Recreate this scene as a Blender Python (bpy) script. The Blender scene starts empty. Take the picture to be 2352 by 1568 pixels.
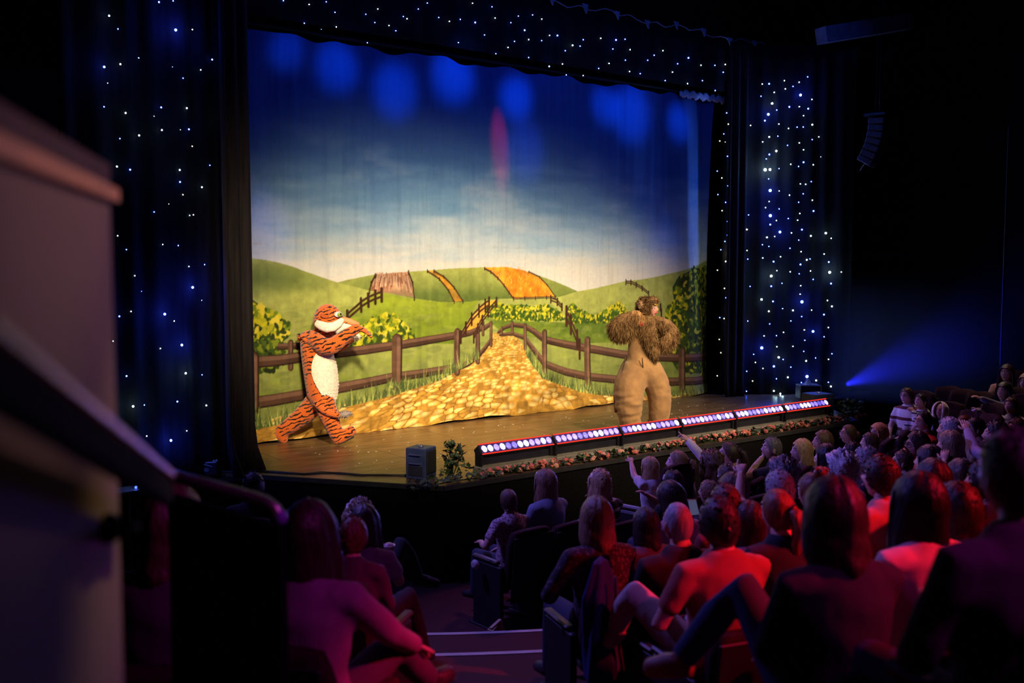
import bpy, math, random
import numpy as np
from mathutils import Vector, Matrix
random.seed(7); RNG = np.random.default_rng(7)
S = bpy.context.scene; COL = S.collection
# ------------------------------------------------------------------ camera
FPX, CX, CY = 2287.0, 1176.0, 784.0
YAW, PITCH = math.radians(37.6), math.atan(167/FPX)
CAM = np.array([0, 0, 3.2])
FW0 = np.array([math.sin(YAW), math.cos(YAW), 0]); RT = np.array([math.cos(YAW), -math.sin(YAW), 0]); UP0 = np.array([0, 0, 1.0])
FW = FW0*math.cos(PITCH)-UP0*math.sin(PITCH); UP = UP0*math.cos(PITCH)+FW0*math.sin(PITCH)
cd = bpy.data.cameras.new('camera'); co = bpy.data.objects.new('camera', cd); COL.objects.link(co)
cd.sensor_width = 36; cd.lens = FPX/2352*36; cd.clip_start = .05; cd.clip_end = 200
co.location = CAM; co.rotation_euler = (math.pi/2-PITCH, 0, -YAW)
cd.dof.use_dof = True; cd.dof.focus_distance = 12.8; cd.dof.aperture_fstop = 1.7
S.camera = co
# ------------------------------------------------------------------ world, exposure
w = bpy.data.worlds.new('dark_house'); S.world = w; w.use_nodes = True
w.node_tree.nodes['Background'].inputs[0].default_value = (.5, .35, .6, 1)
w.node_tree.nodes['Background'].inputs[1].default_value = .0012
S.view_settings.view_transform = 'Standard'; S.view_settings.look = 'None'
S.view_settings.exposure = 0; S.view_settings.gamma = 1; S.view_settings.use_curve_mapping = False
S.cycles.use_denoising = True
S.cycles.max_bounces = 5; S.cycles.diffuse_bounces = 2; S.cycles.glossy_bounces = 2; S.cycles.transmission_bounces = 3; S.cycles.transparent_max_bounces = 4; S.cycles.volume_bounces = 0
# ------------------------------------------------------------------ stage and house lamps, plus added wall and rail spots
def spot(loc, aim, power, col, deg, blend=.6, r=.1):
    l = bpy.data.lights.new('spot_lamp', 'SPOT'); l.energy = power; l.color = col; l.spot_size = math.radians(deg); l.spot_blend = blend; l.shadow_soft_size = r
    o = bpy.data.objects.new('spot_lamp', l); COL.objects.link(o); o.location = loc
    o.rotation_euler = (Vector(aim)-Vector(loc)).to_track_quat('-Z', 'Y').to_euler(); return o
def area(loc, aim, power, col, sx, sy):
    l = bpy.data.lights.new('wash_lamp', 'AREA'); l.energy = power; l.color = col; l.shape = 'RECTANGLE'; l.size = sx; l.size_y = sy
    o = bpy.data.objects.new('wash_lamp', l); COL.objects.link(o); o.location = loc
    o.rotation_euler = (Vector(aim)-Vector(loc)).to_track_quat('-Z', 'Y').to_euler(); return o
WARM = (1, .79, .52)
spot((7.6, -1.5, 8.6), (9.0, 11.2, 1.75), 8500, WARM, 31, 1.0, .45)      # follow spots and front-of-house profiles
spot((1.2, -.5, 8.6), (7.2, 11.2, 2.3), 12500, WARM, 26, 1.0, .45)
spot((12.2, -.5, 8.6), (10.6, 11.0, 1.7), 7500, WARM, 25, 1.0, .45)
spot((1.6, 2.6, 8.6), (6.0, 11.2, 1.9), 3200, (1, .76, .50), 19, 1.0, .15)
area((9.0, 8.6, 6.6), (9.2, 11.75, 5.2), 45, (.02, .12, 1), 7.5, .4)      # blue wash from the overhead bar
for px, py, wd, pw in [(655, 118, 5.5, 30), (775, 150, 7.5, 42), (908, 205, 8, 46), (1040, 170, 9, 60), (1185, 225, 7, 60), (1392, 240, 7, 42), (1450, 260, 10, 52), (1560, 280, 7, 44), (1205, 345, 8, 26), (1530, 560, 6, 14), (590, 560, 8, 22), (1605, 400, 2.4, 10)]:
    r_ = FW+RT*(px-CX)/FPX+UP*(CY-py)/FPX; p_ = CAM+r_*(11.75/r_[1])
    spot((p_[0]*.9+.9, 8.4, 7.2), p_, pw*14, (.01, .13, 1), wd*1.7, 1.0, .12)
r_ = FW+RT*(1147-CX)/FPX+UP*(CY-335)/FPX; p_ = CAM+r_*(11.75/r_[1])
spot((p_[0]-.3, 10.7, 8.2), p_, 2600, (1, .01, .06), 7, 1.0, .03)          # red beam on the cloth
spot((8.6, -3.2, 8.2), (3.9, 2.0, 2.0), 6000, (1, .012, .03), 19, .6, .15)
spot((9.4, -3.2, 8.2), (5.1, 3.0, 1.7), 5200, (1, .012, .03), 12, .6, .15) # red from the back of the house
spot((4.5, -2.8, 8.2), (1.7, 3.2, 1.8), 650, (.8, .05, .75), 30, .8, .15)
spot((2.4, 9.5, 7.0), (5.6, 4.8, 1.2), 1600, (.24, .16, 1), 60, .8, .3)     # violet and blue from stage left
spot((10.5, 9.3, 7.6), (8.6, 5.2, 1.2), 850, (.85, .25, .58), 75, .9, .35)  # magenta over the front rows
spot((14.5, 8.5, 6.5), (13.2, 6.6, 1.4), 620, (1, .66, .50), 32, .9, .3)   # dim warm spill on the side block
spot((3.6, 2.4, 4.4), (.35, 1.5, 3.42), 130, (1, .46, .42), 17, 1.0, .1)  # added fill spot, warms the upper parapet wall
spot((3.2, 3.4, 4.6), (.60, 1.95, 2.90), 170, (1, .58, .22), 12, 1.0, .05)  # added narrow spot, stands in for warm stage light on the handrail
spot((14.55, 9.75, 1.25), (18.0, 8.2, 2.5), 800, (.015, .02, 1), 44, 1.0, .03) # blue side beam in the haze
# ------------------------------------------------------------------ helpers: pixels to points on real planes
def ray(px, py): return FW+RT*(px-CX)/FPX+UP*(CY-py)/FPX
def ony(px, py, y): r = ray(px, py); return CAM+r*(y/r[1])
def onz(px, py, z): r = ray(px, py); return CAM+r*((z-CAM[2])/r[2])
def ond(px, py, d): return CAM+ray(px, py)*d
def onplane(px, py, p0, n): r = ray(px, py); return CAM+r*(np.dot(np.array(p0)-CAM, n)/np.dot(r, n))
spot((11.5, 9.0, 6.9), ond(1930, 75, 16.6), 160, (.02, .1, 1), 15, .9, .05)
# ------------------------------------------------------------------ materials (all node based)
MATS = {}
def lin(c): return tuple(((x+.055)/1.055)**2.4 if x > .04045 else x/12.92 for x in c)
def mat(name, col, rough=.7, metal=0, var=.25, scale=8, bump=.0, emit=None, estr=0, stretch=None, col2=None, sheen=0, pattern=None, spec=.4):
    if name in MATS: return MATS[name]
    m = bpy.data.materials.new(name); m.use_nodes = True; nt = m.node_tree; N = nt.nodes; L = nt.links
    b = N['Principled BSDF']; b.inputs['Roughness'].default_value = rough; b.inputs['Metallic'].default_value = metal
    b.inputs['Specular IOR Level'].default_value = spec
    if sheen: b.inputs['Sheen Weight'].default_value = sheen
    tc = N.new('ShaderNodeTexCoord'); mp = N.new('ShaderNodeMapping'); L.new(tc.outputs['Object'], mp.inputs[0])
    if stretch: mp.inputs['Scale'].default_value = stretch
    no = N.new('ShaderNodeTexNoise'); no.inputs['Scale'].default_value = scale; no.inputs['Detail'].default_value = 4; L.new(mp.outputs[0], no.inputs[0])
    cr = N.new('ShaderNodeValToRGB'); L.new(no.outputs[0], cr.inputs[0])
    c2 = col2 or tuple(max(0, x*(1-var)) for x in col); c1 = col if col2 else tuple(min(1, x*(1+var)) for x in col)
    cr.color_ramp.elements[0].position = .3; cr.color_ramp.elements[1].position = .7
    cr.color_ramp.elements[0].color = (*c2, 1); cr.color_ramp.elements[1].color = (*c1, 1)
    out = cr.outputs[0]
    if pattern:
        kind, pc, ps = pattern
        if kind == 'stripe':
            t = N.new('ShaderNodeTexWave'); t.bands_direction = 'Z'; t.inputs['Scale'].default_value = ps; t.inputs['Distortion'].default_value = 1.2; L.new(tc.outputs['Object'], t.inputs[0]); f = t.outputs[0]; th = (.62, .72)
        elif kind == 'band':
            t = N.new('ShaderNodeTexWave'); t.bands_direction = 'Z'; t.inputs['Scale'].default_value = ps; L.new(tc.outputs['Object'], t.inputs[0]); f = t.outputs[0]; th = (.8, .84)
        elif kind == 'floral':
            t = N.new('ShaderNodeTexVoronoi'); t.inputs['Scale'].default_value = ps; L.new(tc.outputs['Object'], t.inputs[0]); f = t.outputs['Distance']; th = (.42, .36)
        else:
            t = N.new('ShaderNodeTexNoise'); t.inputs['Scale'].default_value = ps; L.new(tc.outputs['Object'], t.inputs[0]); f = t.outputs[0]; th = (.52, .56)
        r2 = N.new('ShaderNodeMapRange'); r2.inputs[1].default_value = th[0]; r2.inputs[2].default_value = th[1]; L.new(f, r2.inputs[0])
        mx = N.new('ShaderNodeMix'); mx.data_type = 'RGBA'; L.new(r2.outputs[0], mx.inputs[0]); L.new(out, mx.inputs[6]); mx.inputs[7].default_value = (*pc, 1); out = mx.outputs[2]
    L.new(out, b.inputs['Base Color'])
    if bump:
        bp = N.new('ShaderNodeBump'); bp.inputs['Strength'].default_value = bump; bp.inputs['Distance'].default_value = .02; L.new(no.outputs[0], bp.inputs['Height']); L.new(bp.outputs[0], b.inputs['Normal'])
    if emit:
        b.inputs['Emission Color'].default_value = (*emit, 1); b.inputs['Emission Strength'].default_value = estr
    MATS[name] = m; return m
# ------------------------------------------------------------------ helpers: geometry
class G:
    def __init__(s): s.v = []; s.f = []; s.m = []; s.n = 0
    def add(s, V, F, m=0):
        V = np.asarray(V, float).reshape(-1, 3); s.v.append(V); s.f += [tuple(int(i)+s.n for i in f) for f in F]; s.m += [m]*len(F); s.n += len(V)
    def V(s): return np.vstack(s.v)
def unit(a): a = np.asarray(a, float); n = np.linalg.norm(a); return a/n if n > 1e-9 else a
BOXF = [(0, 3, 2, 1), (4, 5, 6, 7), (0, 1, 5, 4), (1, 2, 6, 5), (2, 3, 7, 6), (3, 0, 4, 7)]
def box(g, c, s, m=0, R=None, bev=0, taper=1):
    x, y, z = [a/2 for a in s]
    if bev:
        b = bev; P = []
        for zz, k in ((-z, b), (-z+b, 0), (z-b, 0), (z, b)):
            t = taper if zz > 0 else 1
            P += [(q[0]*t, q[1]*t, zz) for q in [(-x+k, -y+b), (-x+b, -y+k), (x-b, -y+k), (x-k, -y+b), (x-k, y-b), (x-b, y-k), (-x+b, y-k), (-x+k, y-b)]]
        F = [tuple(range(7, -1, -1)), tuple(range(24, 32))]
        for r in range(3): F += [(r*8+i, r*8+(i+1) % 8, r*8+8+(i+1) % 8, r*8+8+i) for i in range(8)]
        V = np.array(P)
    else:
        t = taper; V = np.array([(-x, -y, -z), (x, -y, -z), (x, y, -z), (-x, y, -z), (-x*t, -y*t, z), (x*t, -y*t, z), (x*t, y*t, z), (-x*t, y*t, z)]); F = BOXF
    if R is not None: V = V@np.asarray(R).T
    g.add(V+np.array(c), F, m)
def tube(g, pts, rad, seg=10, m=0, xref=None, cap=True):
    P = np.array([np.asarray(p, float) for p in pts]); R = [(r, r) if np.isscalar(r) else tuple(r) for r in rad]
    if cap:
        d0 = unit(P[0]-P[1]); d1 = unit(P[-1]-P[-2]); a, b = min(R[0]), min(R[-1])
        P = np.vstack([[P[0]+d0*a*.55], [P[0]+d0*a*.35], P, [P[-1]+d1*b*.35], [P[-1]+d1*b*.55]])
        R = [tuple(x*.45 for x in R[0]), tuple(x*.82 for x in R[0])]+R+[tuple(x*.82 for x in R[-1]), tuple(x*.45 for x in R[-1])]
    n = len(P); T = [unit(P[min(i+1, n-1)]-P[max(i-1, 0)]) for i in range(n)]
    x = np.asarray(xref, float) if xref is not None else (np.array([1., 0, 0]) if abs(T[0][0]) < .8 else np.array([0, 1., 0]))
    V = []
    for i in range(n):
        x = unit(x-T[i]*np.dot(x, T[i])); y = np.cross(T[i], x)
        for k in range(seg):
            a = 2*math.pi*k/seg; V.append(P[i]+x*R[i][0]*math.cos(a)+y*R[i][1]*math.sin(a))
    F = [(i*seg+k, i*seg+(k+1) % seg, (i+1)*seg+(k+1) % seg, (i+1)*seg+k) for i in range(n-1) for k in range(seg)]
    F += [tuple(range(seg-1, -1, -1)), tuple((n-1)*seg+k for k in range(seg))]
    g.add(V, F, m)
def ell(g, c, r, m=0, R=None, nu=12, nv=8):
    r = np.array([r]*3 if np.isscalar(r) else r, float); V = [(0, 0, -1)]
    for j in range(1, nv):
        t = math.pi*j/nv
        V += [(math.sin(t)*math.cos(2*math.pi*i/nu), math.sin(t)*math.sin(2*math.pi*i/nu), -math.cos(t)) for i in range(nu)]
    V.append((0, 0, 1)); F = [(0, 1+(i+1) % nu, 1+i) for i in range(nu)]
    for j in range(nv-2): F += [(1+j*nu+i, 1+j*nu+(i+1) % nu, 1+(j+1)*nu+(i+1) % nu, 1+(j+1)*nu+i) for i in range(nu)]
    F += [(1+(nv-2)*nu+i, 1+(nv-2)*nu+(i+1) % nu, len(V)-1) for i in range(nu)]
    V = np.array(V)*r
    if R is not None: V = V@np.asarray(R).T
    g.add(V+np.array(c), F, m)
def prism(g, poly, z0, z1, m=0):
    n = len(poly); a = sum(poly[i][0]*poly[(i+1) % n][1]-poly[(i+1) % n][0]*poly[i][1] for i in range(n))
    if a < 0: poly = poly[::-1]
    V = [(p[0], p[1], z0) for p in poly]+[(p[0], p[1], z1) for p in poly]
    g.add(V, [tuple(range(n-1, -1, -1)), tuple(range(n, 2*n))]+[(i, (i+1) % n, n+(i+1) % n, n+i) for i in range(n)], m)
def Rz(a): c, s = math.cos(a), math.sin(a); return np.array([[c, -s, 0], [s, c, 0], [0, 0, 1.]])
def Rx(a): c, s = math.cos(a), math.sin(a); return np.array([[1., 0, 0], [0, c, -s], [0, s, c]])
def Ry(a): c, s = math.cos(a), math.sin(a); return np.array([[c, 0, s], [0, 1., 0], [-s, 0, c]])
def mk(g, name, mats, smooth=True):
    me = bpy.data.meshes.new(name); me.from_pydata(g.V().tolist(), [], g.f); 
    for m in mats: me.materials.append(m)
    me.polygons.foreach_set('material_index', np.array(g.m, dtype=np.int32))
    if smooth is True: me.polygons.foreach_set('use_smooth', np.ones(len(g.f), dtype=bool))
    me.update(); return me
def ob(name, me, parent=None, loc=(0, 0, 0), rz=0, scale=None):
    o = bpy.data.objects.new(name, me); COL.objects.link(o); o.location = loc
    if rz: o.rotation_euler = (0, 0, rz)
    if scale is not None: o.scale = (scale,)*3 if np.isscalar(scale) else scale
    if parent: o.parent = parent
    return o
def part(name, g, mats, parent, smooth=False, **k):
    return ob(name, mk(g, name, mats if isinstance(mats, list) else [mats], smooth), parent, **k)
def tag(o, label=None, cat=None, group=None, kind=None):
    if label: o['label'] = label
    if cat: o['category'] = cat
    if group: o['group'] = group
    if kind: o['kind'] = kind
    return o
def thing(name, label, cat, loc=(0, 0, 0), rz=0, group=None, scale=None): return tag(ob(name, None, None, loc, rz, scale), label, cat, group)
def struct(name, g, m, smooth=False, parent=None): return tag(part(name, g, m, parent, smooth), kind='structure')
_tmp = bpy.data.objects.new('tmp', bpy.data.meshes.new('tmp')); COL.objects.link(_tmp)
_rm = _tmp.modifiers.new('r', 'REMESH'); _rm.mode = 'VOXEL'
_sm = _tmp.modifiers.new('s', 'SMOOTH')
def remesh(g, vox, it=4):
    me = bpy.data.meshes.new('t'); me.from_pydata(g.V().tolist(), [], g.f); old = _tmp.data; _tmp.data = me
    if old.users == 0: bpy.data.meshes.remove(old)
    _rm.voxel_size = vox; _sm.iterations = it; _sm.factor = .5
    dg = bpy.context.evaluated_depsgraph_get(); dg.update(); r = bpy.data.meshes.new_from_object(_tmp.evaluated_get(dg))
    V = np.empty(len(r.vertices)*3); r.vertices.foreach_get('co', V); V = V.reshape(-1, 3)
    k = np.empty(len(r.loops), dtype=np.int32); r.loops.foreach_get('vertex_index', k)
    st = np.empty(len(r.polygons), dtype=np.int32); r.polygons.foreach_get('loop_start', st); n = np.empty(len(r.polygons), dtype=np.int32); r.polygons.foreach_get('loop_total', n)
    F = [tuple(k[a:a+b]) for a, b in zip(st.tolist(), n.tolist())]; bpy.data.meshes.remove(r); return V, F
def vnoise(h, w, ny, nx, rng=None):
    rng = rng or RNG; a = rng.random((ny+2, nx+2)); y = np.linspace(0, ny, h); x = np.linspace(0, nx, w)
    yi = y.astype(int); xi = x.astype(int); fy = (y-yi)[:, None]; fx = (x-xi)[None]; fy = fy*fy*(3-2*fy); fx = fx*fx*(3-2*fx)
    A = a[yi][:, xi]; B = a[yi][:, xi+1]; C = a[yi+1][:, xi]; D = a[yi+1][:, xi+1]
    return (A*(1-fx)+B*fx)*(1-fy)+(C*(1-fx)+D*fx)*fy
def fnoise(h, w, ny, nx, o=4): return sum(vnoise(h, w, ny*2**i, nx*2**i)*.5**i for i in range(o))/sum(.5**i for i in range(o))

# ================================================================== the setting
C_ARC = np.array([9.2, 13.6])                          # rows are arcs about this point
EDGE0, TREAD, RISE = 8.38, .95, .2
def level(r): return 0 if r < EDGE0 else int((r-EDGE0)/TREAD)+1
def floor_z(p): return RISE*level(math.hypot(p[0]-C_ARC[0], p[1]-C_ARC[1]))
carpet = mat('dark_red_carpet', (.055, .012, .012), .95, var=.45, scale=120, bump=.3)
blackwall = mat('black_paint', (.010, .009, .010), .85, var=.3, scale=3)
g = G(); prism(g, [(-6, -6), (20, -6), (20, 16), (-6, 16)], -.2, 0); struct('floor', g, carpet)
def arc(r, a0, a1, n): return [(C_ARC[0]+r*math.cos(a0+(a1-a0)*i/n), C_ARC[1]+r*math.sin(a0+(a1-a0)*i/n)) for i in range(n+1)]
A0, A1 = math.radians(192), math.radians(335)
for k in range(9):
    r0 = EDGE0+TREAD*k; n = 48; g = G()
    inn, out = arc(r0, A0, A1, n), arc(r0+TREAD if k < 8 else r0+5, A0, A1, n); z1 = RISE*(k+1)
    for i in range(n): prism(g, [inn[i], inn[i+1], out[i+1], out[i]], .0, z1)
    struct('floor_step', g, carpet)
nose = mat('pale_nosing_strip', (.42, .38, .36), .6, var=.1)
for k, (xa, xb, yl, yr) in enumerate([(985, 1265, 1447, 1436), (1040, 1345, 1518, 1500)]):
    z = RISE*(k+1)+.004; a, b = onz(xa, yl, z), onz(xb, yr, z); r = EDGE0+TREAD*k
    t0 = math.atan2(a[1]-C_ARC[1], a[0]-C_ARC[0]) % (2*math.pi); t1 = math.atan2(b[1]-C_ARC[1], b[0]-C_ARC[0]) % (2*math.pi)
    g = G(); i0, i1 = arc(r-.004, t0-.05, t1+.02, 12), arc(r+.045, t0-.05, t1+.02, 12)
    for i in range(12): prism(g, [i0[i], i0[i+1], i1[i+1], i1[i]], z-.03, z+.002)
    struct('trim_%d' % (k+1), g, nose)
g = G(); box(g, (7, 5, 9.0), (28, 24, .2)); struct('ceiling', g, mat('dark_ceiling', (.020, .016, .015), .9, var=.4, scale=2))
g = G(); box(g, (7, 14.4, 4.5), (28, .2, 9)); struct('wall_back', g, blackwall)
g = G(); box(g, (-3.2, 5, 4.5), (.2, 24, 9)); struct('wall_left', g, blackwall)
g = G(); box(g, (7, -5.6, 4.5), (28, .2, 9)); struct('wall_front', g, blackwall)
g = G(); prism(g, [(15.3, 10.45), (16.0, 10.75), (17.6, 8.7), (17.6, -6), (17.9, -6), (17.9, 8.9), (16.1, 11.1), (15.3, 10.8)], 0, 9); struct('wall_right', g, mat('charcoal_wall', (.004, .0036, .004), .9, var=.4, scale=1.2, spec=.02))
for k, (px, y0, y1) in enumerate([(2262, 520, 800), (2305, 480, 800)]):
    p = onplane(px, 650, (17.6, 8, 3), np.array([1., 0, 0])); g = G(); box(g, (17.585, p[1], 3.6), (.03, .012, 4.2)); struct('trim_%d' % (k+3), g, mat('dull_metal_trim', (.04, .04, .05), .5, .5))
a, b = onplane(1940, 588, (16, 10.7, 3), unit([.79, .62, 0])), onplane(2100, 588, (16.8, 9.7, 3), unit([.79, .62, 0]))
g = G(); tube(g, [a, b], [.008, .008], 6); struct('trim_5', g, MATS['dull_metal_trim'])
# ceiling beam that catches the blue spill
_a, _b = ond(1886, 82, 16.4), ond(2085, 50, 17.2); _d = unit(_b-_a); g = G(); box(g, (_a+_b)/2, (np.linalg.norm(_b-_a), .25, .26), R=np.array([_d, unit(np.cross([0, 0, 1.], _d)), np.cross(_d, unit(np.cross([0, 0, 1.], _d)))]).T); struct('trim_6', g, mat('grey_ceiling_beam', (.07, .07, .08), .8))
# ------------------------------------------------------------------ stage
blk = mat('black_stage_skirt', (.006, .005, .005), .9, var=.5, scale=40, spec=.08)
deck = mat('worn_brown_stage_paint', (.135, .075, .034), .33, var=.5, scale=2.2, bump=.06, stretch=(1, 5, 1), spec=.5)
SP = [(5.51, 8.3), (12.78, 8.3), (14.0, 9.98), (16.2, 10.3), (16.2, 14.2), (-2.4, 14.2), (-2.4, 9.6), (3.2, 9.95), (4.25, 10.0)]
g = G(); prism(g, SP, 0, .965); o = struct('stage', g, blk); tag(o, 'black fronted theatre stage with glossy brown deck boards', 'stage')
def clip(poly, ax, v, sgn):
    out = []
    for i in range(len(poly)):
        a, b = poly[i], poly[(i+1) % len(poly)]; da, db = sgn*(a[ax]-v), sgn*(b[ax]-v)
        if da <= 0: out.append(a)
        if da*db < 0: t = da/(da-db); out.append(tuple(a[q]+(b[q]-a[q])*t for q in (0, 1)))
    return out
for iy, y0 in enumerate(np.arange(8.2, 12.8, 1.22)):
    for x0 in np.arange(-2.5+(iy % 2)*1.2, 16.2, 2.44):
        q = [(x0+.003, y0+.003), (x0+2.437, y0+.003), (x0+2.437, y0+1.217), (x0+.003, y0+1.217)]
        c = SP; 
        # clip the (convex) panel against the stage outline's front edges
        def half(poly, A, B):
            out = []
            f = lambda p: (B[0]-A[0])*(p[1]-A[1])-(B[1]-A[1])*(p[0]-A[0])
            for i in range(len(poly)):
                a, b = poly[i], poly[(i+1) % len(poly)]; fa, fb = f(a), f(b)
                if fa >= 0: out.append(a)
                if fa*fb < 0: t = fa/(fa-fb); out.append((a[0]+(b[0]-a[0])*t, a[1]+(b[1]-a[1])*t))
            return out
        q = half(q, (-9, 8.3), (20, 8.3))
        for A, B in [((4.25, 10.0), (5.51, 8.3)), ((12.78, 8.3), (14.0, 9.98))]:
            if len(q) >= 3 and y0 < 10.0: q = half(q, A, B)
        if len(q) >= 3 and not (y0+1.2 < 10.0 and (q[0][0] < 3 or q[0][0] > 15)):
            g = G(); prism(g, q, .965, 1.0); part('stage_panel', g, deck, o)
g = G(); pts = [(12.78, 8.29, .985), (5.51, 8.29, .985), (4.25, 9.99, .985)]
for a, b in zip(pts[:-1], pts[1:]):
    d = unit(np.array(b)-np.array(a)); box(g, (np.array(a)+b)/2, (np.linalg.norm(np.array(b)-a), .03, .05), R=np.array([d, [-d[1], d[0], 0], [0, 0, 1]]).T)
part('edge_strip', g, mat('black_edge_tape', (.03, .028, .026), .5), o)
# scattered confetti
conf = mat('white_confetti_paper', (.8, .78, .72), .6); g = G()
for i in range(230):
    x, y = random.uniform(5.3, 13), random.uniform(8.7, 11.3)
    if x < 6.5 and y < 9.2: continue
    a = random.random()*3; s = random.uniform(.005, .011); box(g, (x, y, 1.002), (s*2, s, .002), R=Rz(a))
tag(part('confetti', g, conf, None), 'white paper confetti specks scattered over the stage deck', 'confetti', kind='stuff')

# ================================================================== painted backdrop cloth
BY, BX0, BW, BH = 11.75, 4.95, 8.54, 5.10
def bd(px, py): p = ony(px, py, BY); return (p[0]-BX0, p[2]-1.0)
RES = .0052; NW, NH = int(BW/RES), int(BH/RES)
UU = (np.arange(NW)+.5)*RES; VV = (np.arange(NH)+.5)*RES
IMG = np.zeros((NH, NW, 3), np.float32)
def blend(sl, mask, col):
    a = mask[..., None]; IMG[sl] = IMG[sl]*(1-a)+np.asarray(col, np.float32)*a
def win(us, vs, pad=0):
    i0, i1 = max(0, int((min(us)-pad)/RES)), min(NW, int((max(us)+pad)/RES)+2); j0, j1 = max(0, int((min(vs)-pad)/RES)), min(NH, int((max(vs)+pad)/RES)+2)
    return (slice(j0, j1), slice(i0, i1)), UU[None, i0:i1], VV[j0:j1, None]
def pmask(P, U, V):
    m = np.zeros((V.shape[0], U.shape[1]), bool)
    for (x0, y0), (x1, y1) in zip(P, P[1:]+P[:1]):
        if y0 == y1: continue
        m ^= ((V >= min(y0, y1)) & (V < max(y0, y1)) & (U < (V-y0)*(x1-x0)/(y1-y0)+x0))
    return m
NZ1 = fnoise(NH, NW, 12, 20).astype(np.float32); NZ2 = fnoise(NH, NW, 60, 100, 3).astype(np.float32); NZV = fnoise(NH, NW, 10, 220, 3).astype(np.float32); NZH = fnoise(NH, NW, 50, 14, 4).astype(np.float32)
def fillpoly(px, col, col2=None, tex=.12, grad=None):
    P = [bd(*p) for p in px]; us, vs = zip(*P); sl, U, V = win(us, vs)
    if sl[0].stop <= sl[0].start or sl[1].stop <= sl[1].start: return
    m = pmask(P, U, V).astype(np.float32); c = np.asarray(col, np.float32)
    n = NZ1[sl]
    base = c[None, None]*np.ones(n.shape+(1,), np.float32)
    if col2 is not None:
        t = n if grad is None else np.clip((V-grad[0])/(grad[1]-grad[0])+(n-.5)*.5, 0, 1)
        t = np.clip((t-.5)*1.6+.5, 0, 1)[..., None] if grad is None else t[..., None]*np.ones_like(n)[..., None]
        base = base*(1-t)+np.asarray(col2, np.float32)*t
    base = base*(1+tex*(NZ2[sl]-.5)[..., None]*2); a = m[..., None]; IMG[sl] = IMG[sl]*(1-a)+base*a
def stroke(P, wd, col, col2=None):
    for i, ((x0, y0), (x1, y1)) in enumerate(zip(P[:-1], P[1:])):
        w0, w1 = (wd, wd) if np.isscalar(wd) else (wd[i], wd[i+1])
        sl, U, V = win((x0, x1), (y0, y1), max(w0, w1))
        if sl[0].stop <= sl[0].start or sl[1].stop <= sl[1].start: continue
        dx, dy = x1-x0, y1-y0; t = np.clip(((U-x0)*dx+(V-y0)*dy)/(dx*dx+dy*dy+1e-12), 0, 1)
        d = np.hypot(U-x0-t*dx, V-y0-t*dy); w_ = (w0+(w1-w0)*t)/2; m = np.clip((w_-d)/RES+.5, 0, 1)
        c = np.asarray(col, np.float32); IMG[sl] = IMG[sl]*(1-m[..., None])+(c*(1+.5*(NZH[sl]-.5))[..., None])*m[..., None]
        if col2 is not None:
            off = (V-y0-t*dy)-w_*.35; m2 = m*np.clip((w_*.45-abs(off))/RES+.3, 0, 1)*.8; IMG[sl] = IMG[sl]*(1-m2[..., None])+np.asarray(col2, np.float32)*m2[..., None]
def dab(u, v, a, b, ang, col, al=1.0):
    r = max(a, b); sl, U, V = win((u-r, u+r), (v-r, v+r))
    if sl[0].stop <= sl[0].start or sl[1].stop <= sl[1].start: return
    c, s = math.cos(ang), math.sin(ang); x = ((U-u)*c+(V-v)*s)/a; y = (-(U-u)*s+(V-v)*c)/b
    blend(sl, np.clip((1-np.hypot(x, y))*min(a, b)/RES+.5, 0, 1).astype(np.float32)*al, col)
def ramp(t, st):
    xs = [s[0] for s in st]; return np.stack([np.interp(t, xs, [s[1][k] for s in st]) for k in range(3)], -1).astype(np.float32)
# sky and clouds
t = VV[:, None]/BH+(NZH-.5)*.10
IMG[:] = ramp(t, [(.30, (.83, .80, .74)), (.44, (.80, .80, .76)), (.52, (.62, .72, .78)), (.62, (.42, .58, .70)), (.74, (.26, .42, .60)), (1, (.18, .34, .58))])
cl = np.clip((fnoise(NH, NW, 16, 9, 5)-.5)*5, 0, 1).astype(np.float32)*np.interp(VV/BH, [.38, .5, .66, .8], [.5, .75, .6, .05]).astype(np.float32)[:, None]
IMG[:] = IMG*(1-.6*cl[..., None])+np.array((.80, .82, .80), np.float32)*.6*cl[..., None]
GR, GRD, GRL = (.46, .50, .25), (.30, .35, .19), (.62, .65, .33)
v_ = lambda y, x=1000: bd(x, y)[1]
fillpoly([(777, 649), (800, 643), (830, 637), (862, 631), (935, 625), (980, 622), (1045, 617), (1100, 615), (1160, 614), (1200, 621), (1240, 634), (1275, 647), (1325, 669), (1300, 720), (777, 730)], (.36, .43, .18), GRL, grad=(v_(695), v_(625)))
fillpoly([(862, 632), (900, 627), (935, 625), (944, 645), (950, 684), (905, 676), (850, 668)], (.50, .33, .24), (.74, .60, .46), tex=.2)
for i in range(150):
    x = random.uniform(862, 940); y = 626+abs(random.gauss(0, 12)); x2 = x+(x-900)*.15; stroke([bd(x, y), bd(x2, min(676, y+random.uniform(8, 26)))], .010, random.choice([(.80, .68, .56), (.46, .29, .22), (.70, .52, .40)]))
fillpoly([(981, 622), (995, 622), (1018, 635), (1040, 660), (1060, 692), (1042, 694), (1030, 668), (1008, 640)], (.70, .48, .12), (.85, .64, .24), tex=.4)
fillpoly([(1113, 615), (1165, 614), (1205, 622), (1245, 642), (1276, 682), (1180, 686), (1165, 662), (1145, 638)], (.80, .48, .10), (.92, .62, .20), tex=.3)
for i in range(260):
    x, y = random.uniform(1130, 1270), random.uniform(618, 680); stroke([bd(x, y), bd(x+1, y-5)], .008, random.choice([(.95, .72, .34), (.78, .42, .08), (.90, .58, .18)])) if x-1113 > (y-615)*.9 and x < 1200+(y-615)*1.1 else None
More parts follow.
